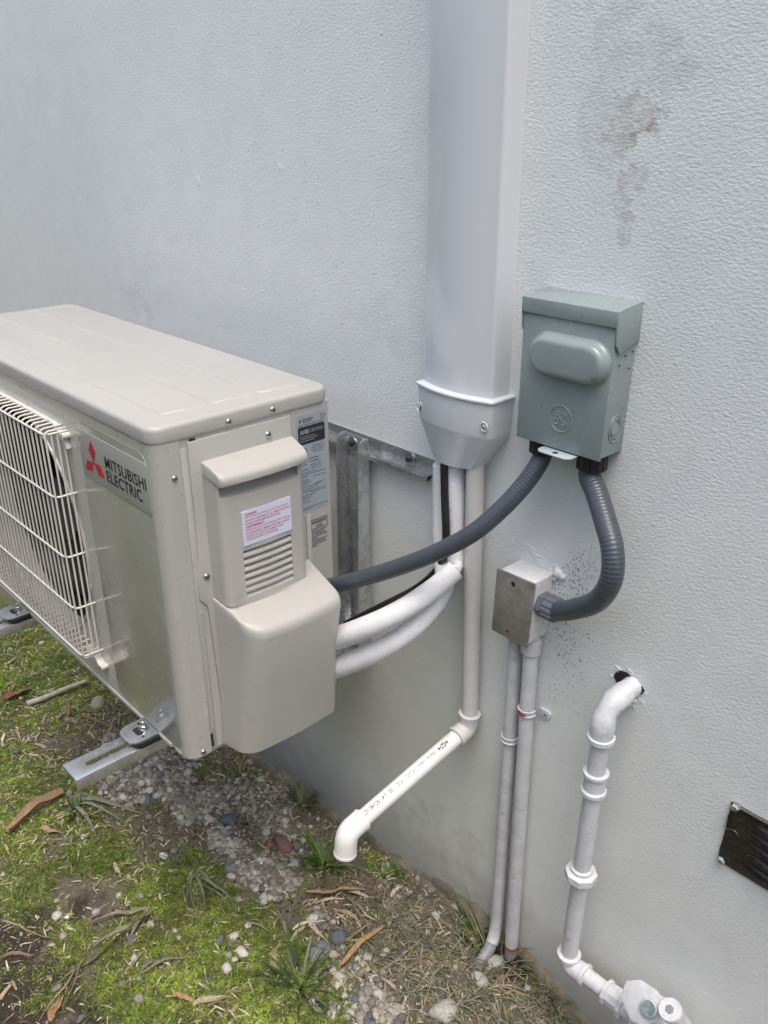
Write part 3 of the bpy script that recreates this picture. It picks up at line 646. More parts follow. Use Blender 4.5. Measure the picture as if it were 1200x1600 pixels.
s = MB(); tube(s, spline([(-0.8380,-0.0400,0.9259),(-0.8311,-0.0440,0.8717),(-0.8211,-0.0500,0.8233),(-0.8264,-0.0460,0.7848),(-0.8483,-0.0380,0.7441),(-0.8770,-0.0360,0.7086),(-0.9050,-0.0450,0.6800),(-0.9411,-0.0700,0.6500),(-1.0080,-0.1000,0.5947)],.006), .0060, 14)
cbl = s.put('power_cable', 'cable', None, smooth=60); tag(cbl, 'thin black cable hanging out of the white duct beside the insulated pipes', 'cable')

# ------------------------------------------------------------ pvc condensate drain
dp = thing('drain_pipe', 'white plastic drain pipe with black lettering, dropping from the duct and stepping outward', 'drain pipe', (-.785,-.02,.40))
D0, D1 = Vector((-0.7936,-0.0200,0.9381)), Vector((-0.7830,-0.0200,0.4999))
e1 = Vector((-0.7860,-0.0210,0.4577)); xa = e1.x
E0 = Vector((xa,-.292,.4035))
s = MB(); tube(s, [D0,D1+(e1-D1)*.3], .0138, 28); s.put('upright_pipe', 'pvcdull', dp)
dr = (E0-e1).normalized(); up = (D1-e1).normalized()
def elbow(name, c, a, b, la, lb, r, mat, parent, rim=.0015):
    a = a.normalized(); b = b.normalized(); k = .016; pts = [c+a*la]+[c+a*(k*1.15)]
    for i in range(1,8):
        t = i/8; pts.append((c+a*k)*(1-t)**2+c*2*t*(1-t)+(c+b*k)*t*t)
    pts += [c+b*(k*1.15), c+b*lb]
    s = MB(); tube(s, pts, r, 28); el_ = s.put(name, mat, parent, smooth=40)
    for d, l in ((a,la),(b,lb)):
        s = MB(); lathe(s, c+d*(l-.005), d, [(0,r),(.0008,r+rim),(.0048,r+rim),(.0055,r*.93)], 28); s.put('socket_rim', mat, el_)
    return el_
elbow('elbow', e1, up, dr, .031, .031, .0172, 'pvcdull', dp)
s = MB(); tube(s, [e1+dr*.02,E0-dr*.02], .0137, 32); sl = s.put('sloping_pipe', 'pvc', dp)
elbow('elbow', E0, -dr, Vector((-.02,-.10,-1)), .033, .040, .0176, 'pvc', dp, .0006)
s = MB(); c = E0+Vector((-.02,-.10,-1)).normalized()*.0402; lathe(s, c, Vector((-.02,-.10,-1)), [(0,.0145),(.0003,.0145)], 24); s.put('open_mouth', 'gap', dp, smooth=0)
def wrap_text(mb, s_, p0, t, nrm, r, s0, length, hgt, **k):
    v, f = textmesh(s_, 1.0, **k); xs = [a for a,b in v]; ys = [b for a,b in v]; x0,x1,y0,y1 = min(xs),max(xs),min(ys),max(ys)
    t = Vector(t).normalized(); nrm = (Vector(nrm)-t*Vector(nrm).dot(t)).normalized(); u = nrm.cross(t); out = []
    for a, b in v:
        th = ((b-y0)/(y1-y0)-.5)*hgt/r; out.append(tuple(Vector(p0)+t*(s0+(a-x0)/(x1-x0)*length)+(nrm*math.cos(th)+u*math.sin(th))*(r+.0002)))
    mb.add(out, f)
tx = MB(); nv = Vector((0.30,-.25,.93))+Vector((0,0,0))
L_ = (E0-e1).length
s = MB(); wrap_text(s, '+GF+', e1, dr, nv, .0137, .052, .024, .0085, bold=.035); s.put('pipe_maker_mark', 'ink', sl, smooth=0)
s = MB()
wrap_text(s, 'Harvel', e1, dr, nv, .0137, .082, .020, .0055); wrap_text(s, 'Indus.', e1, dr, nv, .0137, .106, .017, .0055)
wrap_text(s, 'PLUS', e1, dr, nv, .0137, .131, .017, .006); wrap_text(s, 'PVC 1120', e1, dr, nv, .0137, .158, .029, .0068, bold=.012)
wrap_text(s, '3/4"', e1, dr, nv, .0137, .193, .011, .0068, bold=.01); wrap_text(s, 'SCH40 ASTM', e1, dr, nv, .0137, .209, min(.040,L_-.03-.209), .0068, bold=.015); s.put('pipe_lettering', 'inkgrey', sl, smooth=0)

# ------------------------------------------------------------ disconnect box
db = thing('disconnect_box', 'grey green metal electrical box with raised grip, right of the duct', 'electrical box', (-.632,0,1.01))
BX0, BX1, BY = -.6975, -.5605, -.046
s = MB(); loft(s, [[(x,y,z) for x,y in ((BX0+a,0),(BX1-b,0),(BX1-b,BY),(BX0+a,BY))] for z,a,b in ((1.0105,-.0002,.0050),(1.192,.0004,.0002))]); bx = s.put('body', 'gebox', db, bevel=.0012)
s = MB(); loft(s, [[(x,y,z) for x,y in ((BX0+a,BY-.0026),(BX1-b,BY-.0026),(BX1-b,BY-.0008),(BX0+a,BY-.0008))] for z,a,b in ((1.0075,-.0006,.0040),(1.176,.0000,-.0003))]); door = s.put('door', 'gebox', db, bevel=.0009)
s = MB()   # rain hood: sloped top, front lip, side flaps
hy = BY-.0052; x0, x1 = BX0-.0022, BX1+.0024
loft(s, [[(x,0,1.2005),(x,hy,1.1945),(x,hy,1.1755),(x,hy+.0016,1.1755),(x,hy+.0016,1.1925),(x,0,1.1985)] for x in (x0,x1)])
for xx_ in (x0,x1-.0016): prism(s, [(0,1.1995),(hy+.0002,1.1935),(hy+.0002,1.1755),(hy+.0022,1.1545),(hy+.0115,1.1430),(0,1.1540)], 'x', xx_, xx_+.0016)
s.put('rain_hood', 'gebox', db, bevel=.0007)
cx_, cz_ = (-0.6218,-0.0580,1.1285)[0], (-0.6218,-0.0580,1.1285)[2]
def stad(w, hh, y, n=10): return [(x,y,z) for x,z in rrect(cx_-w,cx_+w,cz_-hh,cz_+hh,hh*.98,n)]
s = MB(); yb = BY-.0024
loft(s, [stad(.0610,.0290,yb),stad(.0595,.0276,yb-.0010),stad(.0572,.0254,yb-.0028),stad(.0562,.0245,yb-.0080),stad(.0550,.0234,yb-.0120),stad(.0520,.0206,yb-.0146),stad(.0495,.0182,yb-.0154),stad(.0475,.0162,yb-.0157)][0:]); s.put('pull_grip', 'gebox', door, smooth=50)
c = (-0.6287,-0.0500,1.0491); yE = BY-.0028
em = MB()
def ring3(mb, cx, cz, r, t, a0=0, a1=360, y=None, ry=None):
    n = max(4, int(abs(a1-a0)/8)); tube(mb, [(cx+r*math.cos(R_(a0+(a1-a0)*i/n)), y if y is not None else yE, cz+(ry or r)*math.sin(R_(a0+(a1-a0)*i/n))) for i in range(n+1)], t, 8)
ring3(em, c[0], c[2], .0172, .0010)
for q in (45,135,225,315): ring3(em, c[0], c[2], .0148, .0006, q-20, q+20)
def curl(cx, cz, r0, r1, a0, a1):
    n = 26; tube(em, [(c[0]+cx+(r0+(r1-r0)*i/n)*math.cos(R_(a0+(a1-a0)*i/n)), yE, c[2]+cz+(r0+(r1-r0)*i/n)*math.sin(R_(a0+(a1-a0)*i/n))) for i in range(n+1)], .0008, 8)
curl(-.0040,.0060,.0034,.0022,-60,300); curl(.0052,.0060,.0026,.0016,-150,250)
curl(-.0058,-.0055,.0042,.0022,40,420); curl(.0056,-.0055,.0044,.0014,120,640)
tube(em, spline([(c[0]-.0024,yE,c[2]+.0030),(c[0]+.0004,yE,c[2]),(c[0]+.003,yE,c[2]-.0018)],.001), .0009, 8)
tube(em, spline([(c[0]+.0040,yE,c[2]+.0036),(c[0]+.0002,yE,c[2]+.0008),(c[0]-.0026,yE,c[2]-.0026)],.001), .0009, 8)
em.put('embossed_monogram', 'gebox', door, smooth=60)
k = MB(); kc = (BX1-.0036,-.0235,1.0455)
tube(k, [(kc[0],kc[1]+.0125*math.cos(t),kc[2]+.0170*math.sin(t)) for t in np.linspace(0,2*math.pi,33)], .0008, 8); tube(k, [(kc[0]+.0003,kc[1]+.0085*math.cos(t),kc[2]+.0120*math.sin(t)) for t in np.linspace(0,2*math.pi,33)], .0006, 8)
lathe(k, (kc[0]-.001,kc[1],kc[2]), (1,0,0), [(0,.0078),(.0018,.0078)], 24); k.put('knockout', 'gebox', bx, smooth=40)
k = MB()
for (y,z) in ((-.022,1.138),(-.034,1.128),(-.012,1.121),(-.008,1.141)): lathe(k, (BX1-.0005,y,z), (1,0,0), [(0,.0013),(.0006,.0013)], 8)
k.put('rivet_hole', 'gap', bx, smooth=0)
q = (-0.6264,-0.0560,1.0119); s = MB(); loft(s, [[(x,y,z) for x,y in rrect(q[0]-.0265,q[0]+.0265,BY-.020,BY+.012,.0105)] for z in (1.0035,1.0055)]); hs = s.put('hasp_tab', 'gebox_l', door, bevel=.0004)
s = MB(); lathe(s, (q[0],BY-.011,1.0054), (0,0,1), [(0,.0038),(.0003,.0038)], 20); s.put('padlock_hole', 'gap', hs, smooth=0)

# ------------------------------------------------------------ flexible conduits with connectors
def knurl(mb, a, d, l, r, n=14, amp=.0014):
    a = Vector(a); d = Vector(d).normalized(); u = d.orthogonal().normalized(); w = d.cross(u); R2 = []
    for h, k in ((0,.90),(l*.08,1),(l*.85,1),(l,.88)):
        row = []
        for i in range(n*8):
            th = 2*math.pi*i/(n*8); rr = (r+amp*(1 if (i%8) < 5 else 0))*k; row.append(tuple(a+d*h+u*(rr*math.cos(th))+w*(rr*math.sin(th))))
        R2.append(row)
    loft(mb, R2)
def flexr(r, per=.0047, amp=.00028): return lambda s, t: r+amp*abs(math.sin(math.pi*s/per))**.7
GF = 'dark grey flexible conduits'
f1 = thing('flexible_conduit', 'dark grey flexible conduit swooping from the air conditioner to the grey green box', 'flexible conduit', (-.67,-.025,1.0), GF)
c1 = Vector((-0.6692,-0.0240,0.9933)); c1.z = 1.0105
s = MB(); tube(s, spline([(-1.0282,-0.1780,0.6795),(-0.9530,-0.1760,0.7217),(-0.8916,-0.1680,0.7560),(-0.8303,-0.1450,0.7913),(-0.7713,-0.1250,0.8308),(-0.7221,-0.1000,0.8724),(-0.6924,-0.0700,0.9148),(-0.6753,-0.0450,0.9517),(c1.x,c1.y-.003,.980),(c1.x,c1.y,1.0)],.0007), flexr(.0126), 24); s.put('hose', 'flex', f1, smooth=60)
s = MB(); knurl(s, c1-Vector((0,0,.024)), (0,0,1), .020, .0185); lathe(s, c1-Vector((0,0,.005)), (0,0,1), [(0,.021),(.005,.021)], 6); s.put('connector_nut', 'cable', f1, smooth=25)
f2 = thing('flexible_conduit', 'dark grey flexible conduit looping from the grey green box into the small steel-fronted box', 'flexible conduit', (-.59,-.025,1.0), GF)
c2 = Vector((-0.5919,-0.0240,0.9937)); c2.z = 1.0105; c3 = Vector((-0.6544,-0.0240,0.7577)); c3.x = -.6555
s = MB(); tube(s, spline([(c2.x,c2.y,1.0),(c2.x,c2.y-.002,.975),(-0.5735,-0.0350,0.9595),(-0.5435,-0.0550,0.9353),(-0.5198,-0.0700,0.9087),(-0.5139,-0.0750,0.8723),(-0.5350,-0.0650,0.8299),(-0.5765,-0.0450,0.7913),(c3.x+.030,c3.y-.002,c3.z),(c3.x+.01,c3.y,c3.z)],.0007), flexr(.0141,.0050,.0006), 24); s.put('hose', 'flex', f2, smooth=60)
s = MB(); knurl(s, c2-Vector((0,0,.026)), (0,0,1), .022, .0185); lathe(s, c2-Vector((0,0,.005)), (0,0,1), [(0,.021),(.005,.021)], 6); s.put('connector_nut', 'cable', f2, smooth=25)
s = MB(); lathe(s, c3, (1,0,0), [(0,.0175),(.001,.019),(.011,.019),(.012,.017)], 6, .3); knurl(s, c3+Vector((.0115,0,0)), (1,0,0), .022, .0172, 12, .0016); s.put('connector_nut', 'connector', f2, smooth=25)

# ------------------------------------------------------------ junction box
jb = thing('junction_box', 'small painted junction box with stained bare metal cover plate above two conduits', 'electrical box', (-.685,0,.69))
s = MB(); rg = []
for y in (.0,-.0465):
    rg.append([(-.7155,y,.7975),(-.6515,y,.7995),(-.6570,y,.6935),(-.7195,y,.6945)])
loft(s, rg); s.put('box', 'chip', jb, bevel=.0025, seg=3)
s = MB(); pl = [(-.7190,.7990),(-.6478,.8012),(-.6540,.6903),(-.7232,.6915)]
loft(s, [[(x,-.0462,z) for x,z in pl],[(x,-.0495,z) for x,z in pl]]); cp = s.put('cover_plate', 'dplate', jb, bevel=.0022, seg=3)
for q in ((-0.6867,-0.0500,0.7852), (-0.6913,-0.0500,0.7031)):
    s = MB(); lathe(s, (q[0],-.0490,q[2]), (0,-1,0), [(0,.0042),(.0006,.0040)], 16); s.put('screw_hole', 'gap' if q[2] > .75 else 'rust', cp)
    if q[2] < .75:
        s = MB(); lathe(s, (q[0]+.0006,-.0492,q[2]+.0008), (0,-1,0), [(0,.0016),(.0007,.0016)], 10); s.put('screw_core', 'gap', cp)
# ------------------------------------------------------------ rigid conduits
GC = 'painted conduits rising from the soil to the junction box'
cr = thing('wall_conduit', 'right one of two painted wall conduits, straight, with a rust-spotted strap', 'conduit', (-0.6663,-0.0150,0.0389), GC)
P0, P1 = Vector((-0.6699,-0.0180,0.6731)), Vector((-0.6660,-0.0150,0.0343))
dv = (P1-P0).normalized(); s = MB(); tube(s, [P0-dv*.02,P0,P0+dv*.2,P1-dv*.1,P1], .0118, 24); s.put('pipe', 'pipe_paint', cr)
s = MB(); lathe(s, P0-dv*.012, dv, [(0,.0155),(.021,.0155),(.024,.0132)], 28); s.put('collar', 'pipe_paint', cr)
s = MB(); tube(s, [P1-dv*.004,P1+dv*.09], .0114, 20); s.put('rusty_foot', 'greybend', cr)
s = MB(); lathe(s, P1-dv*.005, dv, [(0,.0121),(.007,.0121)], 20); s.put('rust_band', 'rust', cr)
def strap(parent, c, sides, rust=False):
    s = MB(); c = Vector(c); n = 14
    pts = [(c.x+.0136*math.cos(a), c.y-.0136*math.sin(a), c.z+random.uniform(-.0002,.0002)) for a in np.linspace(-.25,math.pi+.25,n)]
    for dz in (-.0042,.0042): tube(s, [(p[0],p[1],p[2]+dz) for p in pts], .0016, 8)
    rg = [[(p[0],p[1],p[2]-.0045),(p[0],p[1],p[2]+.0045),(c.x+(p[0]-c.x)*.9,c.y+(p[1]-c.y)*.9,p[2]+.0045),(c.x+(p[0]-c.x)*.9,c.y+(p[1]-c.y)*.9,p[2]-.0045)] for p in pts]
    loft(s, rg)
    for sx, L in sides: prism(s, rrect(min(c.x+sx*.0125,c.x+sx*L),max(c.x+sx*.0125,c.x+sx*L),c.z-.0065,c.z+.0065,.005), 'y', -.0050, -.0005)
    st = s.put('strap', 'gaspaint', parent, smooth=40)
    for sx, L in sides: screw('strap_screw', (c.x+sx*(L-.007),-.0035,c.z), (0,-1,0), .0045, st, 'chip')
    if rust:
        s = MB(); rg = []
        for a in np.linspace(1.0,2.5,9):
            x, y = c.x+.0154*math.cos(a), c.y-.0154*math.sin(a); w = .0050*(1-abs(a-1.75)/.85); rg.append([(x,y,c.z-w),(x,y,c.z+w),(x,y+.001,c.z+w),(x,y+.001,c.z-w)])
        loft(s, rg); s.put('rust_spot', 'rust', st)
t = (Vector((-0.6671,-0.0160,0.5557)).z-P0.z)/dv.z; strap(cr, P0+dv*t, ((1,.034),), True)
cl = thing('wall_conduit', 'left one of two painted wall conduits, bending outward into the soil', 'conduit', (-0.7041,-0.0150,0.0628), GC)
Q = [(-0.7025,-0.0140,0.6674),(-0.7021,-0.0140,0.6087),(-0.7012,-0.0140,0.4848),(-0.7029,-0.0140,0.3072),(-0.7029,-0.0140,0.1271),(-0.7018,-0.0170,0.0534)]
Q2 = [(-0.7018,-0.0170,0.0534),(-0.6982,-0.0300,0.0277),(-0.6965,-0.0520,0.0113),(-0.6929,-0.0850,0.0035)]
allp = spline(Q+Q2[1:], .012); za = Q2[1][2]
s = MB(); tube(s, [p for p in allp if p.z > za-.003], .0114, 24); s.put('pipe', 'pipe_paint', cl, smooth=60)
s = MB(); tube(s, [p for p in allp if p.z < za+.012], .0110, 24); s.put('bare_bend', 'greybend', cl, smooth=60)
strap(cl, (-0.7007,-0.0145,0.4828), ((1,.026),(-1,.024)))

# ------------------------------------------------------------ painted water pipe with fittings
wp = thing('water_pipe', 'thickly painted white pipe leaving a ragged wall hole, with union nut and valve', 'pipe', (-.515,-.05,.13))
hx, hz = -.509, .662
T0 = Vector((hx-.001,-.050,hz)); V1 = Vector((-0.5156,-0.0500,0.6137)); V2 = Vector((-0.5267,-0.0500,0.1701)); dn = (V2-V1).normalized()
T0 = V1-dn*((hz-V1.z)/abs(dn.z)*1.0); T0.y = -.051
s = MB(); tube(s, [(T0.x+.010,.01,hz+.018),(T0.x+.006,-.012,hz+.013),(T0.x+.004,-.022,hz+.008)], .0148, 24); s.put('wall_stub', 'gaspaint', wp, smooth=60)
pts = [Vector((T0.x+.006,-.012,hz+.012)),Vector((T0.x+.004,-.022,hz+.008))]
for i in range(1,9):
    t = i/9; pts.append(Vector((T0.x+.003,-.024,hz+.007))*(1-t)**2+T0*1.0*2*t*(1-t)+(T0+dn*.030)*t*t)
pts += [T0+dn*.032, T0+dn*.048]
s = MB(); tube(s, pts, lambda s_,t: .0162+.0013*math.sin(t*9)+(.0016 if .30 < t < .36 else 0)+.0007*math.sin(t*31), 28); el1 = s.put('elbow', 'gaspaint', wp, smooth=60)
s = MB(); lathe(s, T0+dn*.046, dn, [(0,.0180),(.001,.0196),(.0075,.0196),(.0085,.0170)], 32); s.put('rim', 'gaspaint', el1)
s = MB(); tube(s, [T0+dn*.04+(V2-T0-dn*.04)*(i/12) for i in range(13)], .0133, 26); s.put('riser', 'pipe_paint', wp, smooth=60)
def zat(z): return V1+dn*((z-V1.z)/dn.z)
za, zb = (-0.5165,-0.0500,0.5474)[2], (-0.5169,-0.0500,0.5120)[2]
s = MB(); lathe(s, zat(za+.004), dn, [(0,.0150),(.001,.0186),(.006,.0186),(.0075,.0158),((za-zb)-.004,.0158),((za-zb)-.002,.0186),((za-zb)+.004,.0186),((za-zb)+.006,.0145)], 32); s.put('coupling', 'gaspaint', wp, smooth=50)
zc = (-0.5235,-0.0500,0.3523)[2]
s = MB(); lathe(s, zat(zc+.012), dn, [(0,.0142),(.002,.0168),(.007,.0170)], 32); lathe(s, zat(zc+.005), dn, [(0,.0175),(.003,.0245),(.014,.0250),(.017,.0235),(.020,.0160),(.026,.0155),(.0265,.0135)], 8, .3); s.put('union_nut', 'gaspaint', wp, smooth=20)
Cn = V2+dn*.018; z0 = Cn.z
s = MB(); lathe(s, zat(V2.z+.004), dn, [(0,.0165),(.001,.0190),(.0075,.0190),(.009,.0165)], 32); s.put('rim', 'gaspaint', wp)
bd = Vector((1,0,.03)).normalized(); pts = [zat(V2.z-.002)]
for i in range(1,9):
    t = i/9; pts.append(zat(V2.z-.002)*(1-t)**2+(Cn+dn*.006)*2*t*(1-t)+(Cn+bd*.030)*t*t)
pts.append(Cn+bd*.033)
s = MB(); tube(s, pts, .0165, 26); s.put('elbow', 'gaspaint', wp, smooth=60)
s = MB(); lathe(s, Cn+bd*.030, bd, [(0,.0165),(.001,.0182),(.006,.0182),(.007,.016)], 28); s.put('rim', 'gaspaint', wp)
s = MB(); tube(s, [Cn+bd*.03,Cn+bd*.09], .0133, 24); s.put('nipple', 'gaspaint', wp)
s = MB(); lathe(s, Cn+bd*.072, bd, [(0,.016),(.001,.0205),(.006,.0205),(.0075,.0175),(.028,.0190),(.030,.0225),(.036,.0225),(.037,.0195)], 10, .2); s.put('reducer', 'gaspaint', wp, smooth=30)
vc = Cn+bd*.150
s = MB(); lathe(s, Cn+bd*.105, bd, [(0,.0165),(.02,.0185),(.022,.023),(.032,.023),(.034,.0200),(.060,.0225),(.085,.020),(.20,.018)], 24); s.put('valve_body', 'chip', wp, smooth=40)
tp = Vector((-0.3836,-0.0750,0.2223)); nn = Vector((-.05,-.80,.60)).normalized(); uu = Vector((1,0,0)); uu = (uu-nn*uu.dot(nn)).normalized(); ww = nn.cross(uu)
if ww.z < 0: ww = -ww
s = MB(); oc = [(-.031,.012),(-.014,.026),(.010,.028),(.029,.024),(.030,-.008),(.014,-.026),(-.004,-.030),(-.030,-.012)]
loft(s, [[tuple(tp+uu*a+ww*b+nn*h) for a,b in oc] for h in (0,.004)]); pt = s.put('valve_plate', 'gaspaint', wp, bevel=.001)
bc = Vector((-0.3688,-0.0800,0.2296)); s = MB(); lathe(s, bc-nn*.004, nn, [(0,.0125),(.008,.0125),(.0095,.0108)], 24); bo = s.put('plate_bolt', 'gaspaint', pt)
s = MB(); lathe(s, bc+nn*.0054, nn, [(0,.0106),(.0004,.0104)], 24); s.put('oxidised_face', 'green_bolt', bo, smooth=0)
s = MB(); tube(s, [bc-nn*.05,bc-nn*.002], .013, 16); s.put('bolt_shank', 'gaspaint', pt)
ac_ = Vector((-0.3347,-0.0950,0.2755)); an = Vector((-.12,-.50,.86)).normalized()
s = MB(); lathe(s, ac_-an*.07, an, [(0,.0135),(.060,.0135),(.062,.0162),(.068,.0165),(.070,.0150)], 32); sp_ = s.put('valve_spindle', 'gaspaint', wp, smooth=40)
s = MB(); lathe(s, ac_+an*.0001, an, [(0,.0066),(.0006,.0062)], 6); s.put('hex_socket', 'greybend', sp_, smooth=0)

# ------------------------------------------------------------ vent cover
vt = thing('vent_cover', 'black louvred metal vent cover bolted to the wall at lower right', 'vent', (-.25,0,.48))
vx0, vz1, vz0, vx1 = -.3445, .5815, .4775, -.10
s = MB(); loft(s, [[(vx0+.0005,y,vz1),(vx1,y,vz1),(vx1,y,vz0),(vx0-.002,y,vz0),(vx0-.002,y,vz0+.02),(vx0,y,vz0+.05)] for y in (0,-.003)]); s.put('plate', 'vent', vt, bevel=.0008)
for i in range(5):
    z = vz0+.018+i*.0168; s = MB(); rg = []
    for t in np.linspace(0,1,13):
        x = vx0+.030+(vx1-.03-vx0-.03)*t; k = min(1, min(t,1-t)*9)**.5 if 0<t<1 else .02
        rg.append([(x,-.0028,z+.006),(x,-.003-.0035*k,z+.0035),(x,-.003-.0060*k,z-.003),(x,-.003-.004*k,z-.005),(x,-.0028,z-.0052)])
    loft(s, rg); s.put('louvre', 'vent', vt, smooth=50)
s = MB(); box(s, vx0+.004, vx1, -.0046,-.0030, vz1-.0022, vz1+.0006); s.put('scraped_edge', 'steel', vt, bevel=.0004)
s = MB(); tube(s, spline([(vx0+.004,-.004,vz1-.004),(vx0+.001,-.0045,vz1-.02),(vx0-.0005,-.0042,vz1-.035),(vx0-.001,-.0042,vz1-.045),(vx0+.012,-.004,vz1-.040),(vx0+.020,-.004,vz1-.046)],.003), .0005, 6); s.put('loose_wire', 'steel', vt)
for q in ((-0.3360,-0.0040,0.5790), (-0.3400,-0.0040,0.4843)): 
    s = MB(); lathe(s, (q[0],-.003,q[2]), (.1,-1,.15), [(0,.0062),(.003,.0066),(.0055,.0058),(.0075,.003)], 6, .4); s.put('bolt', 'steel', vt)

# ------------------------------------------------------------ ground
def vnoise(x, y, s, seed=0):
    """smooth value noise, numpy"""
    r = np.random.default_rng(seed); T = r.random((256,256)); X = np.asarray(x)*s+91.3; Y = np.asarray(y)*s+57.7
    xi = np.floor(X).astype(int); yi = np.floor(Y).astype(int); fx = X-xi; fy = Y-yi; fx = fx*fx*(3-2*fx); fy = fy*fy*(3-2*fy)
    g = lambda a, b: T[a%256, b%256]
    return (g(xi,yi)*(1-fx)+g(xi+1,yi)*fx)*(1-fy)+(g(xi,yi+1)*(1-fx)+g(xi+1,yi+1)*fx)*fy
def fbm(x, y, s, o=4, seed=0): return sum(vnoise(x,y,s*2**i,seed+i)*.5**i for i in range(o))/sum(.5**i for i in range(o))
def blob(x, y, L):
    m = np.zeros_like(x, dtype=float)
    for c, rx, ry, a in L: m = np.maximum(m, a*np.exp(-(((x-c[0])/rx)**2+((y-c[1])/ry)**2)))
    return m
MOSS = [((-1.4998,-0.5849,0.0000),.18,.12,.85),((-1.2644,-0.5815,0.0000),.12,.08,.62),((-1.5113,-0.4402,0.0000),.12,.08,.9),((-1.1648,-0.5151,0.0000),.12,.08,.8),((-1.1950,-0.6721,-0.0000),.12,.06,.5),((-1.2563,-0.3232,0.0000),.10,.06,.7),((-1.0329,-0.2902,0.0000),.10,.05,.6),((-2.3103,-0.2623,0.0000),.45,.28,1.0),((-1.8793,-0.3191,0.0000),.12,.12,.6),((-1.7154,-0.4843,0.0000),.22,.16,.95),((-1.4239,-0.4528,0.0000),.14,.12,.9),((-1.2428,-0.4046,0.0000),.10,.09,1.0),((-1.1204,-0.4056,0.0000),.16,.10,1.0),((-0.9329,-0.3621,0.0000),.16,.10,.95),((-1.0617,-0.5194,0.0000),.14,.10,.9),((-0.9404,-0.4772,0.0000),.2,.1,.9),((-0.8416,-0.3184,0.0000),.07,.07,.75),((-1.0147,-0.2272,0.0000),.05,.03,.5),((-0.9928,-0.0275,0.0000),.06,.045,.75),((-0.7424,-0.0299,0.0000),.05,.03,.7),((-1.4316,-0.0684,0.0000),.05,.04,.55),((-0.8840,-0.1926,0.0000),.05,.04,.55),((-0.5461,-0.0351,-0.0000),.06,.04,.5)]
GRAV = [((-1.5828,-0.2468,0.0000),.13,.12,1.2),((-1.4078,-0.2147,0.0000),.09,.07,1.15),((-1.6991,-0.2356,0.0000),.08,.06,1.1),((-1.2708,-0.2360,0.0000),.07,.05,.9),((-1.1211,-0.2267,0.0000),.08,.06,1.1),((-0.9662,-0.2184,0.0000),.05,.04,.6),((-0.7555,-0.2608,-0.0000),.09,.06,.8),((-1.0663,-0.3261,0.0000),.05,.03,.5)]
SAND = [((-1.3445,-0.1017,0.0000),.12,.09,1.1),((-1.1923,-0.1249,0.0000),.12,.06,1.0),((-1.1985,-0.2361,0.0000),.09,.05,.9),((-0.8052,-0.2613,0.0000),.18,.10,.6),((-0.8410,0.0045,0.0000),.2,.05,.6),((-0.8707,-0.0723,0.0000),.14,.05,.6)]
DARK = [((-1.3327,-0.6756,0.0000),.09,.13,1.1),((-1.3324,-0.5241,0.0000),.07,.05,.9),((-1.1910,-0.7301,-0.0000),.12,.14,1.1),((-1.4531,-0.5096,0.0000),.05,.04,.6),((-0.6600,0.0284,0.0000),.06,.04,1.2),((-0.5459,-0.0174,0.0000),.12,.03,.7),((-1.0786,-0.6432,-0.0000),.1,.06,.7)]
def gz(x, y):
    x = np.asarray(x, float); y = np.asarray(y, float)
    near = np.exp(-np.maximum(0,-y)/.16)
    z = base_z(x)*near+.0*(1-near)-.004
    z = z+.020*(fbm(x,y,5,3,3)-.5)+.012*(fbm(x,y,24,3,9)-.5)+.006*(fbm(x,y,80,2,21)-.5)
    z = z+.010*blob(x,y,GRAV)-.030*np.exp(-(((x+.70)/.055)**2+((y+.045)/.035)**2))
    z = z+.022*blob(x,y,MOSS)*(fbm(x,y,14,3,33)-.25)
    return np.where((x<-3.5)|(x>1.5)|(y<-3), -.01+0*x, z)
def zones(x, y):
    n1 = fbm(x,y,9,4,40); n2 = fbm(x,y,30,3,50)
    m = blob(x,y,MOSS)+.7*(n1-.5)+.5*(n2-.5); g = blob(x,y,GRAV)+.5*(n2-.5); s = blob(x,y,SAND)+.4*(n1-.5); d = blob(x,y,DARK)+.9*(n2-.5)+.5*(n1-.5)
    st = lambda v, a, b: np.clip((v-a)/(b-a),0,1)
    far = st(-y, .95, 1.3)
    return np.maximum(st(m,.38,.62), far*.8), st(g,.45,.75), st(s,.35,.7), st(d,.45,.75)*(1-far)
def axis_coords(a, b, step, far):
    c = list(np.arange(a, b+step/2, step)); k = step; lo = a; hi = b
    while lo > -far: k *= 1.35; lo -= k; c.insert(0, lo)
    k = step
    while hi < far: k *= 1.35; hi += k; c.append(hi)
    return np.array(c)
xs = axis_coords(-2.5, -.25, .0055, 120)
ys = list(np.arange(.02, -1.15, -.0055)); k = .0055
while ys[-1] > -120: k *= 1.3; ys.append(ys[-1]-k)
ys = np.array(ys); X, Y = np.meshgrid(xs, ys); Z = gz(X, Y)
nx, ny = len(xs), len(ys)
me = bpy.data.meshes.new('ground'); V_ = np.stack([X,Y,Z],-1).reshape(-1,3)
ii = (np.arange(ny-1)[:,None]*nx+np.arange(nx-1)[None,:]).reshape(-1)
F_ = np.stack([ii,ii+nx,ii+nx+1,ii+1],-1)
def np_mesh(name, V, F, col=None):
    me = bpy.data.meshes.new(name); k = F.shape[1]
    me.vertices.add(len(V)); me.vertices.foreach_set('co', V.astype(np.float32).ravel())
    me.loops.add(F.size); me.loops.foreach_set('vertex_index', F.astype(np.int32).ravel())
    me.polygons.add(len(F)); me.polygons.foreach_set('loop_start', np.arange(0,F.size,k,dtype=np.int32))
    me.update(calc_edges=True)
    if col is not None:
        a = me.color_attributes.new('tint','FLOAT_COLOR','POINT'); c = np.ones((len(V),4),np.float32); c[:,:3] = col; a.data.foreach_set('color', c.ravel())
    return me
mo, gr, sa, da = zones(X, Y)
col = np.zeros(X.shape+(3,)); col[:] = (.165,.148,.108)
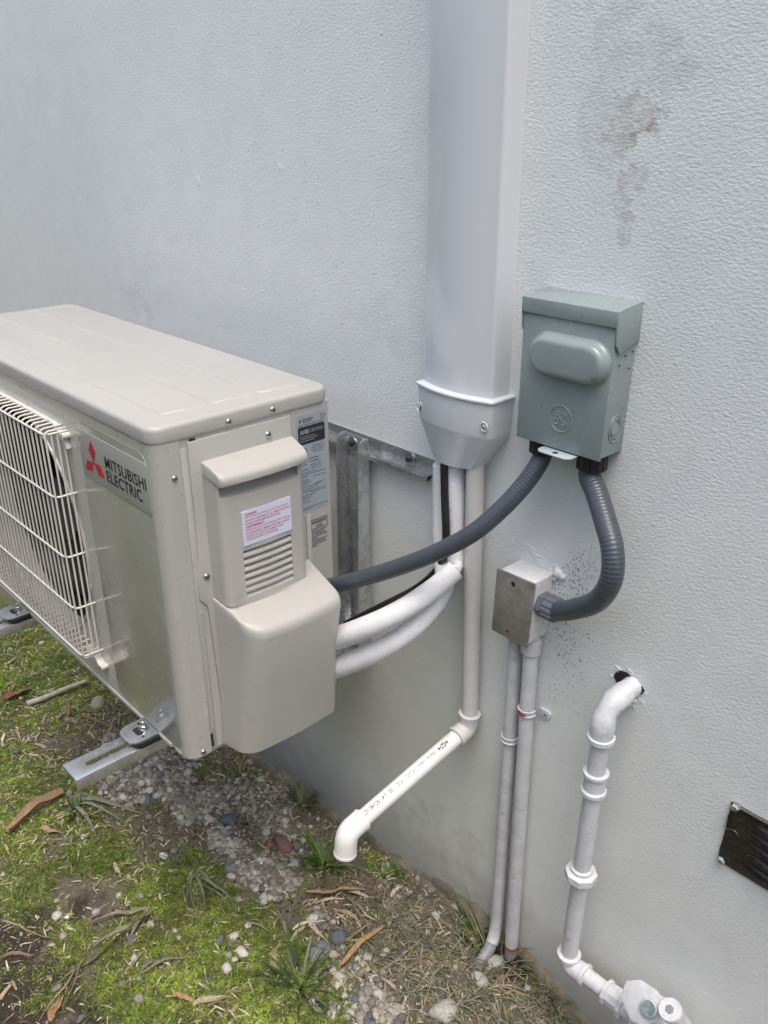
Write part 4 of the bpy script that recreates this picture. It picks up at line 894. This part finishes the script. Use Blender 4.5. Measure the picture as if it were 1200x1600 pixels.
def blend(c, w, rgb): return c*(1-w[...,None])+np.array(rgb)*w[...,None]
col = blend(col, sa*.85, (.27,.255,.215)); col = blend(col, gr*.8, (.20,.185,.15)); col = blend(col, da*.9, (.035,.026,.020)); col = blend(col, mo*(1-da*.7), (.10,.115,.035))
me = np_mesh('ground', V_, F_, col.reshape(-1,3))
def groundmat():
    m, n, b = newmat('mossy_soil'); at_ = n.nodes.new('ShaderNodeAttribute'); at_.attribute_name = 'tint'
    k = noise(n, 90, 8, .75); f = noise(n, 420, 4, .6); g_ = noise(n, 28, 4, .6)
    c = mix(n, 1.0, at_.outputs['Color'], ramp(n, k, [(.25,(.45,.45,.45)),(.75,(1.7,1.65,1.55))]), 'MULTIPLY')
    c = mix(n, ramp(n, f, [(.60,0.0),(.72,.55)]), c, (.24,.22,.18))
    c = mix(n, ramp(n, g_, [(.58,0.0),(.75,.6)]), c, (.05,.042,.03))
    n.links.new(c, b.inputs['Base Color']); b.inputs['Roughness'].default_value = .93
    bump(n, b, mth(n,'ADD',k,mth(n,'MULTIPLY',f,.5)), .010); return m
g_ = link('ground', me, groundmat(), None, 0); g_.data.polygons.foreach_set('use_smooth',[True]*len(g_.data.polygons)); g_['kind'] = 'structure'
def tintmat(name, rough=.6, trans=0.0, nscale=300, nv=.3, spec=.3):
    m, n, b = newmat(name); at_ = n.nodes.new('ShaderNodeAttribute'); at_.attribute_name = 'tint'
    k = noise(n, nscale, 4, .6)
    c = mix(n, 1.0, at_.outputs['Color'], ramp(n, k, [(.3,(1-nv,)*3),(.7,(1+nv,)*3)]), 'MULTIPLY')
    n.links.new(c, b.inputs['Base Color']); b.inputs['Roughness'].default_value = rough; b.inputs['Specular IOR Level'].default_value = spec
    if trans:
        b.inputs['Subsurface Weight'].default_value = 0
        t = n.nodes.new('ShaderNodeBsdfTranslucent'); n.links.new(c, t.inputs[0]); x = n.nodes.new('ShaderNodeMixShader'); x.inputs[0].default_value = trans
        o = n.nodes['Material Output']; n.links.new(b.outputs[0], x.inputs[1]); n.links.new(t.outputs[0], x.inputs[2]); n.links.new(x.outputs[0], o.inputs[0])
    return m
M['leaf'] = tintmat('living_leaf', .55, .3); M['dry'] = tintmat('dry_leaf', .7, .12, 250, .35); M['stone'] = tintmat('pebble_stone', .8, 0, 260, .3)

def sample(n, dens, x0=-2.45, x1=-.42, y0=-.98, y1=-.018):
    out = []; tot = 0
    while tot < n:
        x = rng.uniform(x0,x1,n*2); y = rng.uniform(y0,y1,n*2); k = rng.random(n*2) < dens(x,y); out.append(np.stack([x[k],y[k]],-1)); tot += k.sum()
    return np.concatenate(out)[:n]
def blades(n, xy, L, Wd, tilt, col, bend=.5, zoff=0.0):
    """curved three-joint leaves: arrays of positions, lengths, widths"""
    x, y = xy[:,0], xy[:,1]; z = gz(x,y)+zoff; az_ = rng.uniform(0,2*np.pi,n); dx, dy = np.cos(az_), np.sin(az_)
    px_, py_ = -dy, dx; V = np.zeros((n,6,3)); t0 = tilt
    for j, (s, w) in enumerate(((0,.6),(.5,1.0),(1,.12))):
        ang = t0-bend*s; h = L*s*np.sin(ang); r = L*s*np.cos(ang)
        for q, sg in ((0,-1),(1,1)):
            V[:,j*2+q,0] = x+dx*r+sg*px_*Wd*w*.5; V[:,j*2+q,1] = y+dy*r+sg*py_*Wd*w*.5; V[:,j*2+q,2] = z+h
    b0 = np.arange(n)[:,None]*6; F = np.concatenate([b0+np.array([0,1,3,2]),b0+np.array([2,3,5,4])])
    c = np.repeat(col,6,axis=0); return V.reshape(-1,3), F, c
def palette(n, cols, w, jit=.25):
    c = np.array(cols)[rng.choice(len(cols), n, p=np.array(w)/sum(w))]; return c*rng.uniform(1-jit,1+jit,(n,1))
# moss and ground cover: nobody could count it
n_ = 200000; xy = sample(n_, lambda x,y: (zones(x,y)[0]**1.1*(.15+1.0*np.clip((fbm(x,y,55,3,77)-.38)*5,0,1))*(1-.8*zones(x,y)[3])+.10*np.clip((fbm(x,y,26,3,78)-.50)*8,0,1)))
c1_ = palette(n_, [(.165,.235,.030),(.25,.335,.045),(.085,.13,.022),(.27,.27,.09),(.18,.14,.08)], [4,3.4,3,.9,.6])
hue = fbm(xy[:,0],xy[:,1],7,3,91)[:,None]; hu2 = fbm(xy[:,0],xy[:,1],60,2,92)[:,None]; br_ = np.clip((fbm(xy[:,0],xy[:,1],13,3,93)[:,None]-.55)*5,0,1)*.45; c1_ = c1_*(.25+.85*hue+1.0*hu2); c1_ = c1_*(1-br_)+br_*np.array([[.12,.095,.05]])
v, f, c = blades(n_, xy, rng.uniform(.0028,.0085,n_), rng.uniform(.0010,.0026,n_), rng.uniform(.15,1.3,n_), c1_, .6)
o = link('moss_cover', np_mesh('m', v, f, c), 'leaf', None, 0); o['kind'] = 'stuff'
n_ = 6500; xy = sample(n_, lambda x,y: zones(x,y)[0]*(fbm(x,y,8,2,17)>.48)+.012)
c1_ = palette(n_, [(.10,.17,.03),(.16,.22,.05),(.07,.11,.03),(.22,.20,.10)], [3,2,2,1])
v, f, c = blades(n_, xy, rng.uniform(.012,.040,n_), rng.uniform(.0010,.0024,n_), rng.uniform(.4,1.4,n_), c1_, .9)
o = link('short_grass', np_mesh('m', v, f, c), 'leaf', None, 0); o['kind'] = 'stuff'
# gravel
ico = bmesh.new(); bmesh.ops.create_icosphere(ico, subdivisions=2, radius=1); IV = np.array([v.co[:] for v in ico.verts]); IF = np.array([[q.index for q in f.verts] for f in ico.faces]); ico.free()
def rock_shape(seed, amp=.28):
    r = np.random.default_rng(seed); v = IV.copy(); k = np.zeros(len(v))
    for i in range(5):
        d = r.normal(size=3); d /= np.linalg.norm(d); k += r.uniform(.4,1)*np.sin((v@d)*r.uniform(1.5,4)+r.uniform(0,6))
    v = v*(1+amp*k[:,None]/2.6)
    for i in range(4):                                   # a few broken, flat faces
        d = r.normal(size=3); d /= np.linalg.norm(d); h = r.uniform(.55,.85); q = v@d; v = v-np.outer(np.maximum(0,q-h)*.9,d)
    return v
SH = [rock_shape(i) for i in range(12)]
IFH = IF; _k = IV; ico = bmesh.new(); bmesh.ops.create_icosphere(ico, subdivisions=1, radius=1); IV = np.array([v.co[:] for v in ico.verts]); IFL = np.array([[q.index for q in f.verts] for f in ico.faces]); ico.free(); SHL = [rock_shape(i,.5) for i in range(12)]; IV = _k
def scatter_rocks(n, xy, R1, col, sink=.25, low=False):
    IF = IFL if low else IFH; SS = SHL if low else SH; nv = SS[0].shape[0]
    sid = rng.integers(0,len(SS),n); S = np.stack(SS)[sid]; a = rng.uniform(0,2*np.pi,n); sc = np.stack([R1*rng.uniform(.8,1.35,n),R1*rng.uniform(.7,1.1,n),R1*rng.uniform(.5,.85,n)],-1)
    P = S*sc[:,None,:]; ca, sa_ = np.cos(a)[:,None], np.sin(a)[:,None]
    x = P[:,:,0]*ca-P[:,:,1]*sa_+xy[:,0:1]; y = P[:,:,0]*sa_+P[:,:,1]*ca+xy[:,1:2]; z = P[:,:,2]+(gz(xy[:,0],xy[:,1])+sc[:,2]*(1-sink*2)*rng.uniform(.3,1.2,n))[:,None]
    V = np.stack([x,y,z],-1).reshape(-1,3); F = (IF[None]+np.arange(n)[:,None,None]*nv).reshape(-1,3); return V, F, np.repeat(col,nv,axis=0)
stone_cols = [(.28,.26,.215),(.37,.35,.30),(.22,.21,.18),(.15,.135,.11),(.45,.44,.39),(.10,.11,.12)]
n_ = 4600; xy = sample(n_, lambda x,y: zones(x,y)[1]+.16*zones(x,y)[2]+.006)
v, f, c = scatter_rocks(n_, xy, rng.choice([.0028,.0042,.0060,.0080,.0098],n_,p=[.27,.28,.24,.15,.06]), palette(n_, stone_cols, [4,3,3,2,1.2,.7], .2))
me = np_mesh('g', v, f, c); o = link('gravel', me, 'stone', None, 60); o['kind'] = 'stuff'
n_ = 14000; xy = sample(n_, lambda x,y: np.clip(zones(x,y)[2]*.8+zones(x,y)[1]+.10,0,1))
v, f, c = scatter_rocks(n_, xy, rng.uniform(.0007,.0022,n_), palette(n_, stone_cols, [4,3,3,2,1.2,.7], .25), low=True)
o = link('fine_grit', np_mesh('g', v, f, c), 'stone', None, 0); o['kind'] = 'stuff'
# soil crumbs
n_ = 15000; xy = sample(n_, lambda x,y: np.clip(.35+.6*zones(x,y)[3]-.3*zones(x,y)[1],0,1)*(fbm(x,y,20,3,61)>.42))
v, f, c = scatter_rocks(n_, xy, rng.uniform(.0010,.0042,n_)*rng.uniform(.4,1,n_), palette(n_, [(.06,.045,.032),(.10,.08,.055),(.04,.032,.026),(.15,.125,.09)],[3,3,2,1.4],.25), low=True)
o = link('soil_crumbs', np_mesh('g', v, f, c), 'stone', None, 0); o['kind'] = 'stuff'
# small dry litter
n_ = 9000; xy = sample(n_, lambda x,y: np.clip(.25+zones(x,y)[0]*.3+.5*(fbm(x,y,5,2,5)>.5)+.8*blob(x,y,[((-0.7501,-0.1081,0.0000),.16,.10,1),((-1.5966,-0.5040,0.0000),.14,.1,.7),((-1.9868,-0.2353,0.0000),.14,.1,.9)]),0,1))
cc = palette(n_, [(.38,.32,.21),(.26,.19,.12),(.50,.44,.32),(.24,.21,.15),(.16,.11,.07)], [3,1.5,3,2,1.2])
v, f, c = blades(n_, xy, rng.uniform(.004,.034,n_)*rng.uniform(.5,1,n_), rng.uniform(.0008,.0040,n_), rng.uniform(-.02,.35,n_), cc, .25, .004)
o = link('dry_leaf_litter', np_mesh('l', v, f, c), 'dry', None, 0); o['kind'] = 'stuff'
n_ = 1500; xy = sample(n_, lambda x,y: np.clip(blob(x,y,[((-0.7241,-0.1185,0.0000),.15,.08,1.3),((-0.8495,-0.0929,0.0000),.10,.05,.7),((-0.5910,-0.0661,0.0000),.10,.05,.8)])-.15,0,1))
cc = palette(n_, [(.20,.19,.14),(.28,.26,.19),(.13,.135,.10),(.28,.20,.10),(.10,.12,.07)], [3,2,3,1,2])
v, f, c = blades(n_, xy, rng.uniform(.04,.11,n_), rng.uniform(.0012,.0028,n_), rng.uniform(.02,.75,n_), cc, .8, .002)
o = link('matted_dead_grass', np_mesh('l', v, f, c), 'dry', None, 0); o['kind'] = 'stuff'

n_ = 420; xy = sample(n_, lambda x,y: np.clip(.12+.8*(fbm(x,y,4,2,205)>.53)+.9*blob(x,y,[((-1.5966,-0.5040,0.0000),.16,.12,.8),((-1.9946,-0.2852,0.0000),.16,.1,1),((-0.9272,-0.1549,0.0000),.12,.08,1),((-0.8190,-0.1225,0.0000),.12,.08,.8),((-0.8797,-0.3594,0.0000),.14,.08,.8)])-.3*zones(x,y)[1],0,1))
cc = palette(n_, [(.36,.28,.17),(.44,.37,.25),(.24,.15,.09),(.30,.28,.20),(.52,.46,.34)], [3,3,1.3,2,1.3])
v, f, c = blades(n_, xy, rng.uniform(.016,.055,n_), rng.uniform(.0028,.0085,n_), rng.uniform(.02,.45,n_), cc, .5, .005)
o = link('leaf_fragments', np_mesh('l', v, f, c), 'dry', None, 0); o['kind'] = 'stuff'

# countable pieces lying on the ground
def strip_mesh(a, b, w, h=.004, arch=.006, cup=.25, twist=.5, taper=(.5,.15), n=14, wig=.006, thick=.0006, seed=0):
    r = random.Random(seed); a = Vector((a[0],a[1],0)); b = Vector((b[0],b[1],0)); d = b-a; s = d.normalized(); p = Vector((-s.y,s.x,0)); ph = r.uniform(0,6); V = []; F = []
    for i in range(n+1):
        t = i/n; c = a+d*t+p*(wig*math.sin(t*3+ph)); z0 = float(gz(c.x,c.y))+h+arch*math.sin(math.pi*t)*(.6+.4*math.sin(t*5+ph))
        wl = w*.5*(taper[0]+(1-taper[0])*min(1,t*4))*(taper[1]+(1-taper[1])*min(1,(1-t)*2.2)); tw = twist*math.sin(t*2.5+ph)
        for k in range(5):
            u = (k-2)/2; q = c+p*(u*wl*math.cos(tw)); V.append((q.x,q.y,z0+u*wl*math.sin(tw)+cup*wl*abs(u)**2))
    for i in range(n):
        for k in range(4): F.append((i*5+k,i*5+k+1,(i+1)*5+k+1,(i+1)*5+k))
    m = len(V); V += [(x,y,z-thick) for x,y,z in V]; F += [tuple(j+m for j in q[::-1]) for q in F]
    return V, F
def dry_thing(name, label, cat, segs, color, mat='dry', group=None, **k):
    V = []; F = []
    for i, (a, b, w) in enumerate(segs):
        v, f = strip_mesh(a, b, w, seed=hash((name,len(label),i))%997 if False else len(label)*7+i, **k); F += [tuple(j+len(V) for j in q) for q in f]; V += v
    n = len(V); t = np.array(color)[None]*rng.uniform(.92,1.08,(n,1)); Fa = np.array(F)
    o = link(name, np_mesh('d', np.array(V), Fa, t), mat, None, 60); return tag(o, label, cat, group)
GB = 'brown dry sheaths and leaf pieces on the soil'
tan, brown, pale, grey = (.34,.26,.16), (.23,.15,.09), (.44,.37,.25), (.26,.26,.20)
dry_thing('bamboo_sheath','thick reddish tan rolled sheath stick pointing at the near bracket arm','dry sheath',[((-1.5939,-0.5724,0.0000),(-1.6269,-0.4259,0.0000),.020)],(.36,.245,.15),cup=1.4,thick=.002,taper=(.9,.8),arch=.010,h=.008,group=GB)
dry_thing('bamboo_sheath','long flat brown curled sheath below the drain pipe mouth','dry sheath',[((-1.0445,-0.1913,0.0000),(-0.9622,-0.1075,0.0000),.016)],(.31,.22,.13),cup=.7,arch=.012,group=GB)
dry_thing('bamboo_sheath','straight light brown splinter lying diagonally left of the dead grass heap','dry sheath',[((-0.8647,-0.2585,0.0000),(-0.8643,-0.1425,0.0000),.010)],(.36,.24,.13),cup=.9,thick=.002,arch=.006,taper=(.8,.5),group=GB)
dry_thing('dry_leaf','grey green folded leaf under the brown curled sheath','dry leaf',[((-0.9767,-0.1369,0.0000),(-0.9183,-0.1496,-0.0000),.011)],(.24,.21,.13),group=GB)
dry_thing('dry_leaf','brown leaf strip standing left of the straight splinter','dry leaf',[((-0.9729,-0.1778,0.0000),(-0.9036,-0.1723,0.0000),.009)],tan,group=GB)
dry_thing('dry_leaf','pale brown strip leaning toward gravel below the curled sheath','dry leaf',[((-0.9839,-0.2417,0.0000),(-0.9177,-0.2329,0.0000),.009)],pale,group=GB)
dry_thing('dry_leaf','tan strip crossing beside the blue stone at lower middle','dry leaf',[((-0.9026,-0.2207,0.0000),(-0.8892,-0.1526,0.0000),.009)],tan,group=GB)
dry_thing('dry_leaf','greyish long leaf lying left edge of the dead grass heap','dry leaf',[((-0.8111,-0.2197,0.0000),(-0.7949,-0.1328,0.0000),.010)],grey,group=GB)
dry_thing('dry_leaf','crumpled rusty brown leaf on moss at far left','dry leaf',[((-2.0758,-0.3965,0.0000),(-2.0865,-0.3165,0.0000),.024)],(.24,.11,.06),cup=.9,arch=.014,group=GB)
dry_thing('dry_leaf','upright brown leaf chip left of the near bracket arm','dry leaf',[((-1.9033,-0.3066,0.0000),(-1.9876,-0.2529,0.0000),.010)],brown,group=GB)
dry_thing('dry_leaf','tan chip lying on moss under the sheath stick','dry leaf',[((-1.5631,-0.5123,0.0000),(-1.5219,-0.4789,0.0000),.014)],tan,group=GB)
dry_thing('dry_leaf','small pale chip on green moss left of the fan shaped frond','dry leaf',[((-1.3680,-0.4433,0.0000),(-1.3285,-0.4351,0.0000),.009)],pale,group=GB)
dry_thing('dry_leaf','long upright tan leaf near the bottom right grass tuft','dry leaf',[((-0.9371,-0.3478,0.0000),(-0.9788,-0.3028,0.0000),.012)],(.33,.26,.16),group=GB)
dry_thing('dry_leaf','brown pointed leaf in the bottom left corner dirt','dry leaf',[((-1.1172,-0.6780,0.0000),(-1.1549,-0.6488,0.0000),.014)],(.32,.19,.10),group=GB)
dry_thing('dry_leaf','thin brown leaf lying flat on bottom centre moss','dry leaf',[((-1.0250,-0.5124,0.0000),(-0.9737,-0.4820,0.0000),.008)],(.36,.22,.12),group=GB)
dry_thing('dry_leaf','pale grey green leaf crossing the thin brown leaf','dry leaf',[((-0.9728,-0.4914,0.0000),(-0.9487,-0.4302,0.0000),.010)],(.33,.31,.20),group=GB)
dry_thing('dry_twig','thin straight stem across the dark soil ending in a green leaf','twig',[((-1.3841,-0.6681,0.0000),(-1.2711,-0.6010,0.0000),.0035)],(.26,.22,.13),thick=.002,arch=.012,cup=.2,taper=(.8,.8))
dry_thing('dry_twig','brown bent twig between the near bracket arm and the moss','twig',[((-1.9067,-0.2792,0.0000),(-1.7488,-0.2166,0.0000),.006)],(.22,.15,.09),thick=.003,arch=.010,cup=.2,taper=(.8,.6))
dry_thing('dry_twig','short dark twig at the far left of the dark soil','twig',[((-1.2984,-0.7005,0.0000),(-1.2636,-0.6494,0.0000),.005)],(.20,.15,.10),thick=.003,cup=.2)
s = MB(); q = [Vector((-2.0231,-0.3563,0.0000)), Vector((-2.0172,-0.3175,0.0000)), Vector((-2.0159,-0.2580,0.0000)), Vector((-2.0203,-0.1940,0.0000))]
tube(s, spline([(p.x,p.y,float(gz(p.x,p.y))+.010+.003*i%2) for i, p in enumerate(q)],.01), lambda s_,t: .0075-.002*t, 12); wst = s.put('white_stick', 'bleached', None, smooth=60); tag(wst, 'pale bleached stick lying on moss behind the near bracket arm', 'stick')
# dead palm fronds: bundles of long narrow leaflets
def frond(label, root, tips, w, color):
    dry_thing('dead_frond', label, 'dead frond', [(root, t, w*random.uniform(.8,1.2)) for t in tips], color, arch=.012, cup=.5, twist=.9, wig=.010, group='dead frond sprays on the moss')
frond('long grey dead frond sweeping from centre moss toward the lower left dirt', (-1.2073,-0.4454,0.0000), [(-1.1757,-0.6513,0.0000),(-1.1801,-0.6376,0.0000),(-1.1833,-0.5940,0.0000),(-1.1989,-0.5618,0.0000),(-1.2175,-0.5205,-0.0000),(-1.2769,-0.5527,0.0000),(-1.1729,-0.5238,-0.0000)], .007, (.24,.22,.15))
frond('small grey green frond hanging beside the open end of the near bracket arm', (-1.5936,-0.4289,0.0000), [(-1.4656,-0.4399,0.0000),(-1.4936,-0.4485,0.0000),(-1.4529,-0.3720,0.0000),(-1.4527,-0.3211,0.0000),(-1.4894,-0.3375,0.0000),(-1.5753,-0.3795,0.0000)], .007, (.22,.24,.17))
frond('short drooping frond with spread leaflets at the gravel edge, centre', (-1.2419,-0.3274,0.0000), [(-1.1458,-0.3945,0.0000),(-1.1331,-0.3895,-0.0000),(-1.1358,-0.3750,0.0000),(-1.0974,-0.3272,0.0000),(-1.1183,-0.2983,0.0000),(-1.1267,-0.3299,0.0000)], .006, (.19,.21,.15))
frond('thin arched dead frond on bright moss at bottom centre', (-1.0887,-0.5299,0.0000), [(-1.0882,-0.4761,0.0000),(-1.0581,-0.4300,0.0000)], .005, (.20,.19,.11))
frond('dry brown stalk with forked leaf running to the bottom edge at left', (-1.1999,-0.5924,0.0000), [(-1.1231,-0.6911,-0.0000),(-1.1362,-0.6536,0.0000)], .005, (.30,.23,.14))
# grass tufts
def tuft(label, c, n, L, W0, cols, spread=.02, lean=(0,0)):
    V = []; F = []; T = []
    for i in range(n):
        a = random.uniform(0,2*math.pi); r = random.uniform(0,spread); x, y = c[0]+r*math.cos(a), min(-.012,c[1]+r*math.sin(a)*.6); z = float(gz(x,y))-.003
        d = Vector((math.cos(a)+lean[0],math.sin(a)*.6+lean[1],0)); d = d.normalized() if d.length else Vector((1,0,0)); p = Vector((-d.y,d.x,0)); l = L*random.uniform(.5,1.15); t0 = random.uniform(.7,1.35); b0 = random.uniform(.5,1.5); w = W0*random.uniform(.7,1.2); k = len(V); pos = Vector((x,y,z)); col_ = np.array(random.choice(cols))*random.uniform(.8,1.2)
        for j in range(6):
            t = j/5; ang = t0-b0*t; ww = w*(1-t**2*.95)*.5
            for sg in (-1,1): q = pos+p*(ww*sg); q.y = min(q.y,-.006); V.append(tuple(q)); T.append(col_)
            pos = pos+(d*math.cos(ang)+Vector((0,0,math.sin(ang))))*(l/5)
        for j in range(5): F.append((k+2*j,k+2*j+1,k+2*j+3,k+2*j+2))
    o = link('grass_tuft', np_mesh('t', np.array(V), np.array(F), np.array(T)), 'leaf', None, 60); tag(o, label, 'grass tuft', 'grass tufts growing along the wall and in the moss')
G1 = [(.08,.13,.035),(.13,.18,.06),(.05,.08,.03),(.20,.22,.11)]
tuft('grey green strappy tuft against the wall below the wiring cover', (-1.2582,-0.0393,0.0000), 34, .085, .0045, [(.10,.14,.08),(.16,.19,.11),(.07,.10,.05)], .03)
tuft('low leafy tuft at the wall beneath the air conditioner corner', (-1.4420,-0.0795,0.0000), 40, .035, .005, G1, .045)
tuft('bright green tuft left of the drain pipe mouth', (-1.0767,-0.1177,0.0000), 40, .085, .006, [(.10,.20,.04),(.14,.25,.06),(.07,.13,.03)], .026)
tuft('small weed just below the left wall conduit bend', (-0.7449,-0.0181,0.0000), 60, .030, .005, [(.06,.12,.03),(.10,.16,.05)], .045)
tuft('green weed patch beneath the drain pipe mouth near the wall', (-0.9577,-0.0510,0.0000), 60, .022, .005, [(.09,.15,.04),(.13,.19,.06)], .05)
tuft('tall green grass tuft at the bottom edge, centre', (-0.8856,-0.3296,0.0000), 60, .075, .005, G1, .05)
tuft('yellow green upright blades on far left moss', (-2.1482,-0.3654,0.0000), 9, .075, .006, [(.25,.36,.03),(.18,.28,.03)], .02)
tuft('grass tuft in front of the near bracket arm tip', (-1.5574,-0.4335,0.0000), 26, .055, .005, G1, .03)
tuft('thin sparse blades on gravel below the unit corner', (-1.3573,-0.2130,0.0000), 20, .03, .003, G1, .025)
tuft('loose yellowish straws across the feet of the wall conduits', (-0.6866,-0.0397,0.0000), 30, .14, .0028, [(.34,.28,.12),(.26,.24,.13),(.16,.18,.08)], .05, (-.4,0))
tuft('dark weed in the bottom right soil beside the footing', (-0.5759,-0.0321,0.0000), 36, .035, .004, [(.06,.11,.04),(.12,.15,.06)], .04)
tuft('grey green blades in bottom left soil strip', (-1.3927,-0.6338,0.0000), 10, .05, .004, G1, .03)
# stones
def stone(label, c, r, color, flat=.65, seed=0):
    v = rock_shape(100+seed, .32)*np.array([r*1.15,r,r*flat]); a = seed*1.3; x = v[:,0]*math.cos(a)-v[:,1]*math.sin(a); y = v[:,0]*math.sin(a)+v[:,1]*math.cos(a)
    P_ = np.stack([x+c[0],np.minimum(y+c[1],-.004),v[:,2]+float(gz(c[0],c[1]))+r*flat*.45],-1)
    o = link('stone', np_mesh('s', P_, IF, np.array(color)[None]*np.ones((len(P_),1))), 'stone', None, 60); tag(o, label, 'stone', 'larger stones lying in the soil')
for i, (lb, c, r, colr, fl) in enumerate((
    ('reddish purple rounded stone between the gravel and the wall', (-1.1734,-0.1525,0.0000), .022, (.17,.10,.085), .7),
    ('smooth slate blue oval stone at the gravel top', (-1.3164,-0.1946,0.0000), .017, (.10,.115,.13), .6),
    ('flat slate blue stone in the gravel below the unit', (-1.5016,-0.2945,0.0000), .017, (.13,.15,.175), .45),
    ('small blue grey stone in the gravel beside the unit corner', (-1.4714,-0.2163,0.0000), .011, (.12,.14,.16), .5),
    ('dark purple grey stone alone on the moss beside the frond', (-1.1725,-0.5032,0.0000), .011, (.13,.11,.12), .7),
    ('dark blue stone half buried left of the tan strip', (-0.9122,-0.2188,0.0000), .017, (.10,.115,.13), .8),
    ('large blue grey stone buried in grit, lower middle', (-0.9115,-0.2623,0.0000), .024, (.17,.185,.20), .4),
    ('pale blue grey stone right of the reddish stone', (-1.1155,-0.1644,0.0000), .011, (.22,.25,.28), .5),
    ('white chalky stone on moss, upper of two near bottom centre', (-1.0530,-0.3539,0.0000), .010, (.42,.40,.35), .7),
    ('white angular stone on moss, lower left of the chalky pair', (-1.0042,-0.4030,0.0000), .010, (.45,.43,.38), .8),
    ('long white stone splinter on moss between two round ones', (-1.0127,-0.3653,0.0000), .013, (.50,.48,.43), .5),
    ('light grey rough stone between the feet of the two wall conduits', (-0.6812,-0.0494,0.0000), .021, (.33,.32,.29), .8),
    ('light grey stone partly under straws near bottom edge', (-0.6714,-0.0952,0.0000), .017, (.32,.31,.28), .7),
    ('broad grey stone at the bottom edge beside the dead grass', (-0.6742,-0.1869,0.0000), .024, (.36,.35,.31), .6),
    ('cream stone right of the tall grass tuft', (-0.8474,-0.2700,0.0000), .011, (.42,.39,.32), .8),
    ('small blue stone in the sandy patch below the slate oval', (-1.1994,-0.2670,0.0000), .012, (.13,.16,.19), .5),
    ('dark slate stone in lower gravel beside the small tuft', (-1.1044,-0.2512,0.0000), .012, (.09,.10,.11), .6),
    ('pinkish grey stone in the soil at bottom centre', (-0.8308,-0.3314,0.0000), .012, (.27,.23,.21), .7),
    ('white pebble on bare mud at left', (-1.3111,-0.5680,0.0000), .005, (.70,.68,.62), .8),
    ('mossy rough pale lump behind the near bracket arm', (-1.9171,-0.2104,0.0000), .022, (.30,.29,.22), .7))):
    stone(lb, c, r, colr, fl, i)
# black damp debris heaped round the conduit feet
n_ = 420; xy = np.stack([rng.normal(-.685,.030,n_), -np.abs(rng.normal(.014,.020,n_))-.010],-1)
v, f, c = scatter_rocks(n_, xy, rng.uniform(.002,.0055,n_), palette(n_, [(.02,.018,.016),(.05,.045,.04),(.03,.022,.02)],[3,1,2]))
o = link('black_crumbled_soil', np_mesh('b', v, f, c), 'stone', None, 0); o['kind'] = 'stuff'

# ------------------------------------------------------------ neighbour's hedge across the narrow yard (behind the camera)
hg = thing('boundary_hedge', 'tall dense green hedge across the narrow side yard behind the viewer', 'hedge', (-1,-3.0,0))
n_ = 26000; rx = rng.uniform(-7,6,n_); rz = rng.uniform(-.1,HEDGE,n_); ry = -2.75-np.abs(rng.normal(0,.18,n_))
a = rng.normal(size=(n_,3)); a /= np.linalg.norm(a,axis=1)[:,None]; b = np.cross(a, rng.normal(size=(n_,3))); b /= np.linalg.norm(b,axis=1)[:,None]
L0 = rng.uniform(.05,.11,(n_,1)); c0 = np.stack([rx,ry,rz],-1)
V = np.stack([c0-a*L0, c0-b*L0*.4, c0+a*L0, c0+b*L0*.4],1).reshape(-1,3); F = np.arange(n_*4).reshape(-1,4)
link('foliage', np_mesh('h', V, F, np.repeat(palette(n_, [(.06,.10,.03),(.09,.13,.04),(.04,.07,.025)],[1,1,1]),4,axis=0)), 'leaf', hg, 0)
s = MB(); box(s, -7, 6, -3.35, -3.05, -.3, HEDGE-.1); s.put('hedge_core', 'hedgecore', hg, smooth=0)
